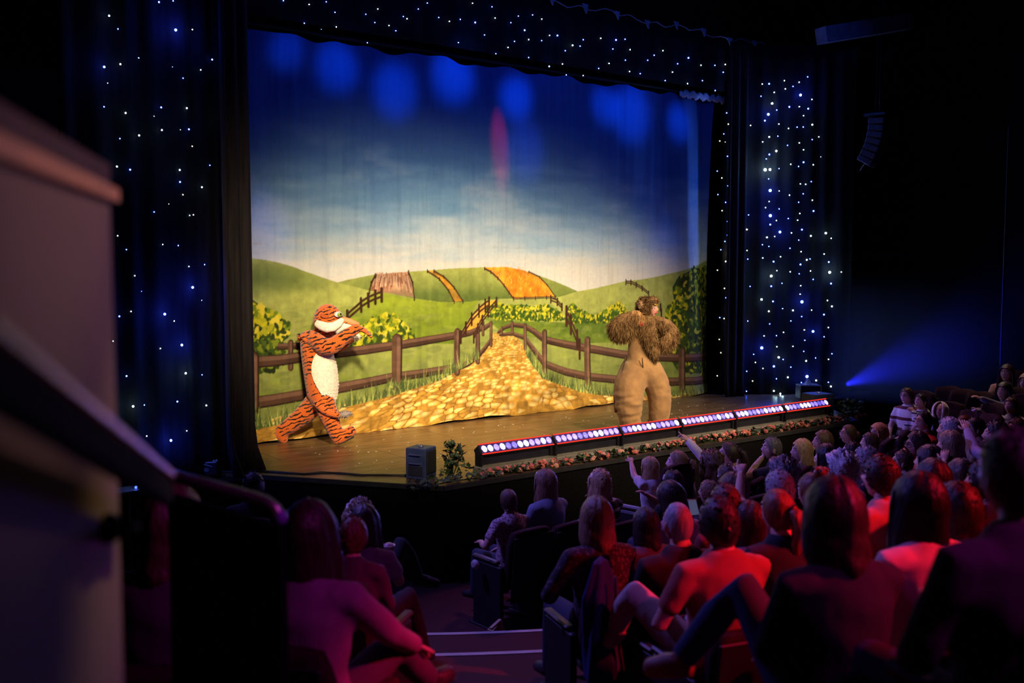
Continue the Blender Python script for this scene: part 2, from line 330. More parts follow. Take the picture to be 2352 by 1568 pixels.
fillpoly([(560, 590), (575, 594), (610, 598), (640, 604), (670, 613), (700, 624), (740, 638), (777, 650), (848, 668), (905, 676), (950, 686), (1010, 694), (1060, 695), (1130, 688), (1180, 686), (1285, 682), (1325, 670), (1370, 662), (1400, 655), (1430, 647), (1470, 643), (1510, 636), (1560, 624), (1600, 611), (1645, 596), (1645, 1000), (560, 1040)], GR, GRL, grad=(v_(880), v_(690)))
fillpoly([(790, 730), (830, 692), (877, 672), (930, 684), (1000, 694), (1060, 696), (1100, 690), (1070, 740), (1040, 790), (780, 790)], (.40, .48, .13), (.58, .64, .18), grad=(v_(780), v_(680)))
fillpoly([(1110, 730), (1200, 738), (1330, 742), (1450, 736), (1632, 745), (1632, 780), (1300, 790), (1150, 760)], (.28, .36, .12), (.42, .50, .15))
for i in range(900):                                   # grass mottling in the meadows
    x, y = random.uniform(565, 1632), random.uniform(700, 960); u, v = bd(x, y); dab(u, v, random.uniform(.04, .16), random.uniform(.015, .05), random.uniform(-.2, .2), random.choice([GR, GRD, GRL, (.50, .58, .16)]), .22)
for x0, y0, sx, sy, al in [(575, 640, .9, .30, .5), (640, 640, .8, .22, .4), (700, 655, .5, .15, .25), (1600, 660, .9, .3, .35), (1000, 676, 1.2, .10, .3)]:
    sl, U, V = win(*[(bd(x0, y0)[q]-(sx, sy)[q], bd(x0, y0)[q]+(sx, sy)[q]) for q in (0, 1)]); u0, v0 = bd(x0, y0); hill = (IMG[sl][..., 1] > IMG[sl][..., 2]*1.25)
    blend(sl, (np.clip(1-np.hypot((U-u0)/sx, (V-v0)/sy), 0, 1)*al*hill).astype(np.float32), (.24, .32, .15))
# small far path and the cobbled path
FARP = [(1122, 691), (1141, 690), (1122, 712), (1106, 738), (1094, 768), (1060, 771), (1076, 738), (1098, 708)]
fillpoly(FARP, (.80, .58, .18), (.92, .74, .34), tex=.4)
PATH = [(1128, 767), (1150, 764), (1178, 766), (1196, 785), (1208, 812), (1222, 842), (1245, 864), (1285, 884), (1340, 898), (1410, 907), (1500, 909), (1560, 904), (1645, 896), (1645, 1000), (560, 1060), (560, 985), (590, 974), (640, 956), (700, 945), (790, 930), (850, 916), (905, 902), (960, 886), (1010, 868), (1055, 850), (1085, 832), (1108, 806), (1124, 782)]
PP = [bd(*p) for p in PATH]; us, vs = zip(*PP); sl, U, V = win(us, vs); pm = pmask(PP, U, V)
vc = v_(760)
def persp(U, V): d = 1/np.maximum(.10, (vc+.30-V)); return (U-4.35)*d, d*2.2          # stones shrink toward the far end
su, sv = persp(U+(NZ2[sl]-.5)*.09, V+(NZ1[sl]-.5)*.03); su = np.broadcast_to(su, pm.shape)*8.6; sv = np.broadcast_to(sv, pm.shape)*11
iu, iv = np.floor(su).astype(int), np.floor(sv).astype(int); d1 = np.full(pm.shape, 9.0); d2 = d1.copy(); hid = np.zeros(pm.shape)
def hsh(a, b, k): x = np.sin(a*127.1+b*311.7+k*74.7)*43758.5453; return x-np.floor(x)
for a in (-1, 0, 1):
    for b in (-1, 0, 1):
        ca, cb = iu+a, iv+b; d = np.hypot(su-(ca+.1+.8*hsh(ca, cb, 1)), sv-(cb+.1+.8*hsh(ca, cb, 2))); n = d < d1
        d2 = np.where(n, d1, np.minimum(d2, d)); hid = np.where(n, hsh(ca, cb, 3), hid); d1 = np.where(n, d, d1)
edge = np.clip((d2-d1)/.16, 0, 1); core = np.clip(1.25-d1*2.0, 0, 1)
stone = np.array((.76, .57, .22))*(.84+.32*hid[..., None]); hi = np.array((.92, .82, .54)); k = (core*(hid > .45)*.85)[..., None]
c = stone*(1-k)+hi*k; c = c*(.86+.28*(NZ2[sl]-.5)[..., None]*2+.1); jm = ((1-edge)*np.clip(.35+hid, 0, 1)*np.clip((NZ1[sl]-.3)*4, .25, 1))[..., None]; c = c*(1-jm)+np.array((.34, .21, .08))*jm
IMG[sl] = np.where(pm[..., None], c, IMG[sl])
# leaves
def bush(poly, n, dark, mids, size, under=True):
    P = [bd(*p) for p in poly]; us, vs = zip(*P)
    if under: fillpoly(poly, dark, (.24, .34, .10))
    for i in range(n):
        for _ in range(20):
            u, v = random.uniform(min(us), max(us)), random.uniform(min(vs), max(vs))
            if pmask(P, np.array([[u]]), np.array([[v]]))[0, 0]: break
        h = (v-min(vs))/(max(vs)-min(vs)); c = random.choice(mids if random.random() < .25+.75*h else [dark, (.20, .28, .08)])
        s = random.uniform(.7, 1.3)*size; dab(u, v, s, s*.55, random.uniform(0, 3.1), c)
YL = [(.72, .70, .12), (.62, .62, .12), (.42, .50, .10), (.80, .74, .22)]
LB = [(560, 675), (580, 690), (610, 712), (640, 725), (665, 748), (662, 775), (640, 790), (650, 830), (600, 850), (560, 852)]
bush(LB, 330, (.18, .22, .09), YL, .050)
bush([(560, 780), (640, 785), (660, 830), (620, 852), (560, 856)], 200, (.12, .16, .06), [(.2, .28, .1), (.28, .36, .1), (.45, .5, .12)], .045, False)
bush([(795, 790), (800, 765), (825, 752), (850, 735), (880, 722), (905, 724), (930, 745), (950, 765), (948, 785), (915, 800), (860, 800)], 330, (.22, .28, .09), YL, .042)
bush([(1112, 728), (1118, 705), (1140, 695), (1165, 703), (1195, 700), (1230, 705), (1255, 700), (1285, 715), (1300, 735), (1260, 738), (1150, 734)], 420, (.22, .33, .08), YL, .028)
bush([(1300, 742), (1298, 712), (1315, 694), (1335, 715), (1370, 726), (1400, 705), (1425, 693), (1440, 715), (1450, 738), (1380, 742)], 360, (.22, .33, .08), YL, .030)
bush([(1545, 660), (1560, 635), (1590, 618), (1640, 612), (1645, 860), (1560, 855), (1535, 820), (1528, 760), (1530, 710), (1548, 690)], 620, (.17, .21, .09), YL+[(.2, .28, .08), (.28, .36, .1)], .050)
# fences
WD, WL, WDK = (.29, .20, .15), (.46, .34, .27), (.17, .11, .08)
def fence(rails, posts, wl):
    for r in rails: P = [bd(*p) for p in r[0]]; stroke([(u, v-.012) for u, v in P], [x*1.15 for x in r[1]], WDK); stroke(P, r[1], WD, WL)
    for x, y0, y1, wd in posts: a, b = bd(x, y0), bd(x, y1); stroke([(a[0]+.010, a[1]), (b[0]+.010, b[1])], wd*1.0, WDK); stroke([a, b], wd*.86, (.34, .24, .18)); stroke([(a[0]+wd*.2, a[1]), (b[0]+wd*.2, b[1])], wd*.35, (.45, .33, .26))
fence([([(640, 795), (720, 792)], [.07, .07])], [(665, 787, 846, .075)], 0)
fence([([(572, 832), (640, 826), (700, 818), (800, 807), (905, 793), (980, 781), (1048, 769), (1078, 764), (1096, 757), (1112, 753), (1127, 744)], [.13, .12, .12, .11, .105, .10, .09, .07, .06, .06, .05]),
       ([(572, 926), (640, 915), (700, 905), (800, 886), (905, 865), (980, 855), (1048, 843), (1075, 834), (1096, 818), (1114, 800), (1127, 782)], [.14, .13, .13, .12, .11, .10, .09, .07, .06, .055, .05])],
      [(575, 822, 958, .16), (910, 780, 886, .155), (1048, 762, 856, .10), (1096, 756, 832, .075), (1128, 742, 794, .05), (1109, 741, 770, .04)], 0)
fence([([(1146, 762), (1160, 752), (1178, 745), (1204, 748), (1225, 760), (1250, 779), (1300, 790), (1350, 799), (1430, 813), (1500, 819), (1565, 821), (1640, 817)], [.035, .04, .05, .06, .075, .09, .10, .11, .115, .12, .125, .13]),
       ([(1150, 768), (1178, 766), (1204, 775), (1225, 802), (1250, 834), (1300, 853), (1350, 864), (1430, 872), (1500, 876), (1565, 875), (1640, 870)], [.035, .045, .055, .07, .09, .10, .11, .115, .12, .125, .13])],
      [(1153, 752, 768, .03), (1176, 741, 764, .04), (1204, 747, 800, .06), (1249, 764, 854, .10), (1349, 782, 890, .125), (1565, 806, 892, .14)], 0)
def thin(pts, h, n=None, wd=.022):
    P = [bd(*p) for p in pts]; Q = [(u, v-h*.5) for u, v in P]; stroke(P, wd, (.24, .14, .09)); stroke(Q, wd, (.24, .14, .09))
    for u, v in P: stroke([(u, v+h*.35), (u, v-h)], wd*1.3, (.22, .13, .08))
thin([(797, 722), (828, 694), (845, 683), (862, 676), (876, 671)], .13, wd=.03)
thin([(1058, 768), (1069, 748), (1083, 727), (1100, 708), (1115, 696), (1124, 691)], .13, wd=.025)
thin([(1088, 772), (1097, 750), (1108, 731), (1122, 713), (1141, 690)], .10, wd=.022)
thin([(1265, 684), (1280, 690), (1290, 702)], .08, wd=.022); thin([(1300, 716), (1310, 735), (1326, 770), (1332, 792)], .22, wd=.035)
thin([(1437, 646), (1450, 647), (1462, 652), (1475, 660), (1490, 672)], .06, wd=.018); thin([(1517, 703), (1519, 715)], .08, wd=.03)
thin([(1113, 616), (1128, 624), (1143, 638), (1158, 655), (1170, 672), (1180, 686)], .03, wd=.012); thin([(1180, 684), (1205, 684), (1230, 683), (1255, 682), (1276, 682)], .04, wd=.012)
thin([(1215, 624), (1240, 636), (1258, 655), (1276, 682)], .025, wd=.009)
thin([(981, 622), (1008, 640), (1030, 668), (1042, 693)], .03, wd=.011); thin([(996, 622), (1018, 635), (1042, 660), (1062, 692)], .03, wd=.011)
thin([(862, 632), (852, 650), (848, 668)], .04, wd=.014); thin([(936, 625), (946, 650), (950, 684)], .04, wd=.014)
# grass blades along the path
for x0, y0, x1, y1 in [(575, 985, 790, 930), (790, 930, 905, 902), (905, 902, 1010, 868), (1010, 868, 1100, 818), (1208, 812, 1245, 864), (1245, 864, 1340, 898), (1340, 898, 1410, 907), (1540, 906, 1630, 900), (575, 955, 600, 960), (890, 886, 935, 884), (1335, 888, 1365, 890)]:
    for i in range(int(math.hypot(x1-x0, y1-y0)*1.1)):
        t = random.random(); u, v = bd(x0+(x1-x0)*t, y0+(y1-y0)*t); h = abs(random.gauss(0, .085))+.02; stroke([(u, v-.03), (u+random.uniform(-.05, .05), v+h)], [.016, .004], random.choice([GRD, (.24, .31, .14), GRD, GR, GRL]))
IMG *= (1-.045*np.clip((NZV-.55)*4, 0, 1))[..., None]     # faint water marks and creases in the paint
IMG = np.clip(IMG, .01, .95)
# cloth grid: fine rows on the painted land, coarse rows in the sky
nx = 820; vrow = np.concatenate([np.arange(0, 2.5, BW/nx), np.arange(2.5, BH+.001, .05)]); vrow[-1] = BH; urow = np.linspace(0, BW, nx+1); ny = len(vrow)
du = (fnoise(ny, nx+1, 3, 26, 3)-.5)*.05+(fnoise(ny, nx+1, 1, 70, 2)-.5)*.022
Ug, Vg = np.meshgrid(urow, vrow); edgef = np.clip(1-np.abs(Ug-0)/.5, 0, 1); edger = np.clip(1-np.abs(Ug-BW)/.9, 0, 1)
top = np.clip((Vg-4.6)/.5, 0, 1); sag = (.045*np.sin(Ug*5.2)+.03*np.sin(Ug*11+1))*top*np.clip(np.minimum(Ug, BW-Ug), 0, 1)
bot = np.clip(1-Vg/.25, 0, 1); rise = (.02*np.sin(Ug*2.3)+.012*np.sin(Ug*7.1)+.012)*bot
X = BX0+Ug+edgef*.03*np.sin(Vg*1.3+.4); Y = BY+du*(1+.6*bot)-.12*edger*np.sin(edger*4+Vg*.4)-.05*top*np.sin(Ug*3)-.03*bot; Z = 1.003+Vg+sag*.6+np.maximum(rise, 0)
VT = np.stack([X, Y, Z], -1).reshape(-1, 3)
me = bpy.data.meshes.new('backdrop_cloth'); q = (np.arange(ny-1)[:, None]*(nx+1)+np.arange(nx)[None]).reshape(-1); quads = np.stack([q, q+1, q+nx+2, q+nx+1], -1).astype(np.int32)
me.vertices.add(len(VT)); me.vertices.foreach_set('co', VT.astype(np.float32).ravel()); me.loops.add(quads.size); me.loops.foreach_set('vertex_index', quads.ravel()); me.polygons.add(len(quads)); me.polygons.foreach_set('loop_start', np.arange(0, quads.size, 4, dtype=np.int32)); me.update(calc_edges=True)
me.polygons.foreach_set('use_smooth', np.ones(len(quads), dtype=bool))
ii = np.clip((Ug/RES).astype(int), 0, NW-1); jj = np.clip((Vg/RES).astype(int), 0, NH-1); jm_ = np.clip(jj-1, 0, NH-1); im_ = np.clip(ii-1, 0, NW-1)
SM = (IMG[jj, ii]+IMG[jm_, ii]+IMG[jj, im_]+IMG[jm_, im_])/4
LIN = np.where(SM > .04045, ((SM+.055)/1.055)**2.4, SM/12.92); ca = me.color_attributes.new('paint', 'FLOAT_COLOR', 'POINT'); ca.data.foreach_set('color', np.concatenate([LIN, np.ones(LIN.shape[:2]+(1,))], -1).astype(np.float32).ravel())
m = bpy.data.materials.new('painted_canvas'); m.use_nodes = True; nt = m.node_tree; at = nt.nodes.new('ShaderNodeVertexColor'); at.layer_name = 'paint'
no = nt.nodes.new('ShaderNodeTexNoise'); no.inputs['Scale'].default_value = 90; mr = nt.nodes.new('ShaderNodeMapRange'); mr.inputs[3].default_value = .88; mr.inputs[4].default_value = 1.1; nt.links.new(no.outputs[0], mr.inputs[0])
mm = nt.nodes.new('ShaderNodeVectorMath'); mm.operation = 'SCALE'; nt.links.new(at.outputs[0], mm.inputs[0]); nt.links.new(mr.outputs[0], mm.inputs['Scale'])
bs = nt.nodes['Principled BSDF']; nt.links.new(mm.outputs[0], bs.inputs['Base Color']); bs.inputs['Roughness'].default_value = .85; bs.inputs['Specular IOR Level'].default_value = .15; me.materials.append(m)
bdo = tag(ob('backdrop_cloth', me), 'painted canvas backdrop of green hills, fences and a winding cobbled path', 'backdrop', kind='thing')
del IMG, NZ1, NZ2, NZV, NZH
g = G(); tube(g, [(BX0-.4, BY-.03, BH+1.07), (BX0+BW+1.5, BY-.03, BH+1.07)], [.025, .025], 8); part('hanging_bar', g, mat('black_steel', (.02, .02, .022), .45, .7), bdo)
g = G()                                                 # tied hem of the cloth bunched along the bar
for i in range(40):
    x = BX0+BW-.9+i*.045; ell(g, (x, BY-.05, BH+1.03-.02*math.sin(i*1.7)), (.04, .02, .05+.02*random.random()), nu=8, nv=5)
part('bunched_hem', g, mat('pale_cloth_hem', (.55, .58, .62), .8), bdo, True)
# ================================================================== star cloths
star_cl = mat('black_star_cloth', (.007, .0065, .008), .9, var=.4, scale=5, stretch=(4, 4, .4), spec=.1)
leg_cl = mat('black_wool_drape', (.022, .018, .019), .95, var=.35, scale=6, stretch=(6, 6, .3), spec=.1)
def cloth(name, A, B, z0, z1, amp, folds, m, flare=0, n=120, rows=24):
    A, B = np.array(A), np.array(B); d = unit(B-A); nn = np.array([d[1], -d[0]]); Ln = np.linalg.norm(B-A); V = []
    for j in range(rows+1):
        for i in range(n+1):
            s = i/n; z = z0+(z1-z0)*j/rows; f = amp*(.5+.5*math.sin(folds*2*math.pi*s+.6*math.sin(s*17)+.15*j/rows)); f += flare*max(0, 1-(z-z0)/.5)**2*(.5+.5*math.sin(s*9))
            p = A+d*Ln*s+nn*f; V.append((p[0], p[1], z))
    g = G(); g.add(V, [(j*(n+1)+i, j*(n+1)+i+1, (j+1)*(n+1)+i+1, (j+1)*(n+1)+i) for j in range(rows) for i in range(n)]); 
    o = ob(name, mk(g, name, [m])); md = o.modifiers.new('thick', 'SOLIDIFY'); md.thickness = .006; return o, nn
LA, LBp = (2.3, 9.72), (4.42, 10.52); RA, RB = (13.46, 11.52), (15.32, 10.18)
cl_l, nl = cloth('star_cloth', LA, LBp, 1.0, 6.9, .035, 7, star_cl); tag(cl_l, 'black star cloth with pinpoint lights, hanging at the left of the stage', 'curtain', 'star cloths')
cl_r, nr = cloth('star_cloth', RA, RB, 1.005, 7.0, .035, 8, star_cl); tag(cl_r, 'black star cloth dense with pinpoint lights, at the right stage side', 'curtain', 'star cloths')
cl_t, ntp = cloth('star_cloth', (3.6, 11.5), (15.1, 11.5), 6.22, 7.12, .02, 30, star_cl, n=240, rows=4); tag(cl_t, 'long star cloth border with pinpoint lights hanging above the painted backdrop', 'curtain', 'star cloths')
o, _ = cloth('wing_drape', (3.92, 10.08), (4.36, 10.42), 1.0, 6.9, .09, 2.5, leg_cl, .14, 50); tag(o, 'plain black wing drape against the left edge of the painted backdrop', 'curtain')
o, _ = cloth('wing_drape', (13.30, 11.30), (13.66, 11.2), 1.002, 7.0, .08, 2.5, leg_cl, .03, 40); tag(o, 'narrow black wing drape at the right edge of the painted backdrop', 'curtain')
em = {'b': mat('blue_star_light', (.1, .1, .6), emit=(.06, .12, 1), estr=26), 'w': mat('white_star_light', (.7, .8, .8), emit=(.70, .95, 1), estr=9), 'y': mat('yellowish_star_light', (.8, .8, .5), emit=(.85, 1, .55), estr=7)}
starme = {}
def star_mesh(c):
    if c not in starme: g = G(); ell(g, (0, 0, 0), 1.0, nu=8, nv=6); starme[c] = mk(g, 'star_light', [em[c]])
    return starme[c]
def stars(txt, ox, oy, sc, par, p0, n, dz=.045):
    for tk in txt.split():
        q = tk.split(','); x, y = ox+float(q[0])*sc, oy+float(q[1])*sc; c = q[2][0]; lv = int(q[2][1:] or 1)
        p = onplane(x, y, np.array(p0)+np.array([n[0], n[1], 0])*dz, np.array([n[0], n[1], 0]))
        d_ = np.linalg.norm(p-CAM)/12.5; o = ob('star_light', star_mesh(c), par, p, scale=(.0035+.0028*lv)*d_)
        if lv >= 2:
            l = bpy.data.lights.new('star_glow', 'POINT'); l.energy = (.05, .05, .3, 2, 6.5, 9)[lv]*(1 if c == 'b' else .55); l.color = (.03, .06, 1) if c == 'b' else (.45, .8, 1) if c == 'w' else (1, .95, .5); l.shadow_soft_size = .02
            lo = bpy.data.objects.new('star_glow', l); COL.objects.link(lo); lo.location = p+np.array([n[0], n[1], 0])*.13


stars('728,105,w2 787,193,b1 1060,14,b2 1155,6,b1 1172,200,b4 1283,197,w1 1629,102,b1 1609,237,b1 695,446,b3 803,428,w2 925,386,b1 1150,446,b0 1415,397,b2 1339,466,w1 1221,521,b1 718,554,w0 1075,716,b2 1246,721,w2 694,712,b1 838,753,w2 1518,787,w2 1080,867,w2 1260,862,b2 928,903,w2 800,924,b1 1282,975,y1 1604,975,b1 780,1110,w2 868,1131,b2 1199,1133,w2 1201,1213,b2 1400,1102,b1 1347,1248,w2 762,1283,b1 1220,1298,y1 1028,1413,b1 1265,1436,w1 1290,1432,w1 1597,1498,w0 1028,775,w0 1126,1360,w0 1203,865,w0', 0, 0, 0.34438, cl_l, LA+(0,), nl)
stars('785,4,w1 1086,62,w1 1189,69,b1 843,96,b1 1572,118,b1 1260,208,w1 1365,196,b1 899,270,w1 1285,348,b4 944,374,b0 1345,434,w0 1099,526,b4 796,541,b2 874,508,w1 1162,572,w1 1601,536,w1 1213,732,b4 755,706,w1 1070,755,w1 1587,784,b1 1239,920,w3 844,939,b2 1348,931,b1 1183,1109,b2 888,1141,w3 963,1132,b1 1376,1135,w2 1140,1368,b4 1246,1304,w1 979,1339,w1 1599,1230,w1 1612,1453,b1', 0, 540, 0.34438, cl_l, LA+(0,), nl)
stars('1890,5,b1 2062,30,w1 2176,12,b1 2234,82,b1 2030,155,b1 2143,195,b0 2243,180,w1 2440,95,b1 2500,150,b1 2520,60,w1 2595,170,w1 2640,205,b1 2690,110,b1 2715,125,w1 2450,285,b1 2790,60,b1 2850,20,b1', 0, 0, 0.34438, cl_t, (4, 11.5, 0), ntp, .03)
stars('394,34,w1 600,72,b1 36,185,b1 149,226,w1 264,205,b1 422,238,b2 633,191,w1 879,170,b1 1030,158,b1 1128,202,w1 800,240,b1 946,320,b2 521,370,b1 244,451,b1 1210,375,w1 1293,376,b2 989,419,w1 838,438,b1 1126,430,b1 770,502,w1 641,569,b1 1454,480,w2 1567,420,b1 1533,488,b1 1376,537,b1 1752,405,w1 1914,423,b2 2010,415,b1 1880,519,b1 2063,526,w1 988,609,b1 1206,703,b2 1347,678,w1 1387,793,b1 1566,800,w1 1730,725,b1 1840,671,w1 2013,637,b1 2057,757,w1 2170,780,b1 2249,638,b1', 1000, 0, .21683, cl_t, (4, 11.5, 0), ntp, .03)
stars('10,497,b1 89,456,w1 221,574,b1 319,521,b2 175,649,w1 109,725,b1 311,753,w1 432,587,w1 557,588,b1 650,580,w1 687,534,b1 632,650,b1 445,726,b1 793,724,w1 673,736,b1 560,815,b1 794,832,b1 908,833,w1 914,618,b1 1016,531,b1 991,664,b1 891,696,b1 1079,653,w1', 1500, 0, .2551, cl_t, (4, 11.5, 0), ntp, .03)
stars('983,756,w1 1045,754,b2 1182,726,w1 1315,740,w1 1392,692,b1 1260,778,b1 1191,800,w1 1091,831,w1 1328,855,b4 972,866,b1 1430,895,w1 1072,931,w3 1227,962,b2 1317,960,w1 1397,978,b2 1114,990,b1 1038,1029,b4 1007,1086,b2 1355,1041,w1 1434,1122,w2 1133,1116,w1 1220,1156,w1 1297,1144,b1 1352,1143,b1 1046,1232,w2 1124,1225,b1 987,1277,w1 1211,1308,b1 1317,1286,w1 1355,1348,w1 1433,1256,b1 1492,1232,w1 1110,1359,w3 1047,1390,b2 1020,1430,b1 1240,1479,w1 1355,1460,b2 1310,1498,b1 1510,1412,w0 1443,1483,w1 1009,1528,w5 1053,1526,w4 1134,1517,b1 663,1016,b1 774,1051,b1 800,1086,y1 878,1129,y1 678,1117,y1 601,1269,y1 772,1227,b1 650,1278,y0 637,1205,b1 767,1348,b1 685,1443,b1 670,1406,b1 793,1456,y1 739,1469,y1 682,1510,y1 829,1517,y1 578,1540,b1 776,1559,b1', 1500, 0, .2551, cl_r, RA+(0,), nr)
stars('811,542,b1 828,673,b5 929,678,w1 1168,599,w1 1227,603,w1 1290,573,b1 1046,725,w1 1200,710,b1 1303,782,w1 816,797,w1 776,865,w1 929,880,b1 1149,805,b1 830,956,b5 898,1011,w1 1032,988,b1 1137,1007,w1 1162,932,w1 1316,904,b2 829,1056,b2 938,1140,b4 792,1200,w2 879,1190,w1 1068,1150,w1 1185,1113,b2 1454,1153,w3 1286,1184,w2 1515,1211,w1 1150,1231,b1 741,1283,b1 814,1302,b1 1051,1323,b1 1176,1361,w1 1436,1388,w1 945,1418,w1 745,1432,w1 866,1473,b2 1240,1453,w2 1277,1443,b1 1169,1505,b2 1488,1478,b2 284,532,y1 352,621,b1 240,719,b1 327,806,b1 490,820,b1 287,900,y1 551,893,y1 585,948,b1 348,1021,b1 459,1074,y1 565,1112,y2 347,1176,b1 407,1196,b1 319,1246,b1 273,1340,b1 491,1276,b1 567,1348,y1 351,1391,y3 446,1384,y1 327,1470,y1 576,1445,b1 499,1534,b1', 1600, 300, .20408, cl_r, RA+(0,), nr)
stars('333,2,w1 653,3,b1 279,59,y1 348,55,b1 434,38,b1 397,56,y1 675,62,w1 764,69,w1 832,20,b1 824,83,b1 899,64,w1 1021,5,b1 1027,73,w4 1105,71,w1 637,98,w4 917,120,b1 440,94,b1 1036,148,b2 709,146,b1 637,166,b2 496,167,b1 353,170,b1 325,180,y1 436,194,b1 400,225,y1 335,243,b1 388,265,y1 573,254,w3 649,267,b2 842,270,b5 834,162,w1 830,219,w1 1012,261,w1 1042,300,w2 907,325,w1 782,327,w2 621,333,w2 713,315,b1 989,355,b2 840,368,b1 768,397,b1 627,417,b1 434,408,y3 481,398,b1 369,435,b2 323,381,y1 340,321,b1 294,375,b1 916,467,b4 858,457,w1 1018,441,w1 719,473,w1 672,495,b1 590,497,w1 397,483,b1 356,500,y1 291,521,y1 425,529,b1 574,577,b5 990,503,b1 861,526,b1 782,567,w1 854,600,b1 675,569,y1 369,595,y1 301,609,y1 445,614,y1 520,620,b1 1042,616,b1 933,644,b1 687,640,w3 717,654,b1 870,664,w2 1019,653,w1 532,674,y1 655,700,b3 582,714,y1 768,705,b1 474,733,b1 748,773,w2 876,768,b5 937,794,w2 672,783,b1 838,808,b1 1035,834,w2 1018,806,b1 429,764,y1 513,798,y1 655,864,w2 698,882,w2 472,866,b1 353,865,b1 342,895,w1 617,900,b1 685,900,b1 277,763,y1', 1552, 600, 0.34438, cl_r, RA+(0,), nr)

g = G()                                                 # tied top edge of the border
tie = mat('bluish_tie_tape', (.22, .23, .30), .6)
zt = 7.12; P = [(3.6+i*.11, 11.46+.02*math.sin(i*2.1), zt+.03*math.sin(i*1.3)+.025*math.sin(i*.41)) for i in range(111)]
for a, b in zip(P[:-1], P[1:]): tube(g, [a, b], [.007, .007], 5, cap=False)
part('hem_cord', g, tie, cl_t)
for i in range(6, 110, 6):
    g = G(); p = P[i]; s = random.uniform(.8, 1.2); V = [(p[0]-.05*s, p[1]-.02, p[2]+.05), (p[0]+.06*s, p[1]-.03, p[2]+.04), (p[0]+.015, p[1]-.05, p[2]-.10*s), (p[0]-.05*s, p[1]+.0, p[2]+.05), (p[0]+.06*s, p[1]-.0, p[2]+.04), (p[0]+.015, p[1]-.02, p[2]-.10*s)]
    g.add(V, [(0, 2, 1), (3, 4, 5), (0, 1, 4, 3), (1, 2, 5, 4), (2, 0, 3, 5)]); part('tie_tab', g, tie, cl_t)

# ================================================================== LED battens along the stage front
case = mat('black_powder_coat', (.022, .022, .028), .3, .3); grey = mat('grey_fixture_base', (.24, .22, .19), .5, .3)
lens_m = [mat('lit_violet_lens', (.5, .5, .7), .2, emit=(.16, .11, 1), estr=1.4), mat('lit_white_lens', (.7, .7, .8), .2, emit=(.52, .46, 1), estr=1.5), mat('dim_blue_lens', (.3, .3, .6), .2, emit=(.10, .08, .9), estr=.7)]
red_m = mat('red_pixel_strip', (.2, .01, .01), .4, emit=(1, .03, .015), estr=1.3)
BL = [(.0, .62)]
A3, B3 = onz(1106, 1042, 1.245), onz(1906, 930, 1.245)
ax = unit([1, 0, 0]); NB = 6; x_l, x_r, yb = A3[0], B3[0]+.03, 8.56; seg = (x_r-x_l)/NB
tilt = math.radians(38)
ORD = ['nearest, beside the ivy pot', 'second from the ivy pot', 'third from the ivy pot', 'fourth from the ivy pot', 'fifth from the ivy pot', 'farthest, beside the right stage speaker']
for k in range(NB):
    t = thing('led_batten', 'tilted LED light batten with red edge lines, '+ORD[k], 'stage light', (x_l+seg*(k+.5), yb, 1.0), 0, 'LED battens along the stage front')
    L = seg-.035
    g = G(); box(g, (0, 0, .045), (L, .20, .09), bev=.015); box(g, (0, -.012, .098), (L*.96, .10, .012)); part('base', g, grey, t)
    for s in (-1, 1):
        g = G(); box(g, (s*(L/2-.02), 0, .19), (.03, .13, .18), bev=.01); part('yoke', g, case, t)
    g = G(); box(g, (0, .02, .15), (L*.985, .09, .13), bev=.01); part('rear_housing', g, case, t)
    R = Rx(-tilt); hz = np.array([0, 0, .245])
    g = G(); box(g, hz, (L, .12, .13), R=R, bev=.012); hd = part('head', g, case, t)
    nrm = R@np.array([0, -1., 0]); upv = R@np.array([0, 0, 1.])
    g = G(); box(g, hz+nrm*.0605, (L*.985, .004, .10), R=R); part('glow_plate', g, mat('violet_glow_plate', (.035, .02, .16), .6, var=.1), hd)  # added plate, its violet tint imitates glow scattered around the lenses
    for i in range(12):
        g = G(); c = hz+nrm*.061+np.array([(i-5.5)*L/12.3, 0, 0]); ell(g, (0, 0, 0), (L/27, .016, .041), nu=12, nv=7, R=R); mi = random.choice([0, 0, 0, 1, 1, 2, 2]) if k else [1, 1, 0, 1, 2, 2, 1, 1, 0, 0, 1, 0][i]
        part('lens', g, lens_m[mi], hd, True, loc=c)
    for s in (-1, 1):
        g = G(); box(g, hz+nrm*.062+upv*s*.059, (L*.99, .010, .009), R=R); part('red_strip', g, red_m, hd)
    g = G(); box(g, (.02, -.101, .045), (.06, .004, .05)); part('rating_plate', g, mat('pale_print_square', (.35, .33, .32), .5), t)
    l = bpy.data.lights.new('batten_light', 'AREA'); l.shape = 'RECTANGLE'; l.size = L; l.size_y = .08; l.energy = 13; l.color = (.22, .14, 1)
    lo = bpy.data.objects.new('batten_light', l); COL.objects.link(lo); pl = np.array([x_l+seg*(k+.5), yb, 1])+hz+nrm*.12; lo.location = pl; lo.rotation_euler = Vector(nrm).to_track_quat('-Z', 'Y').to_euler()
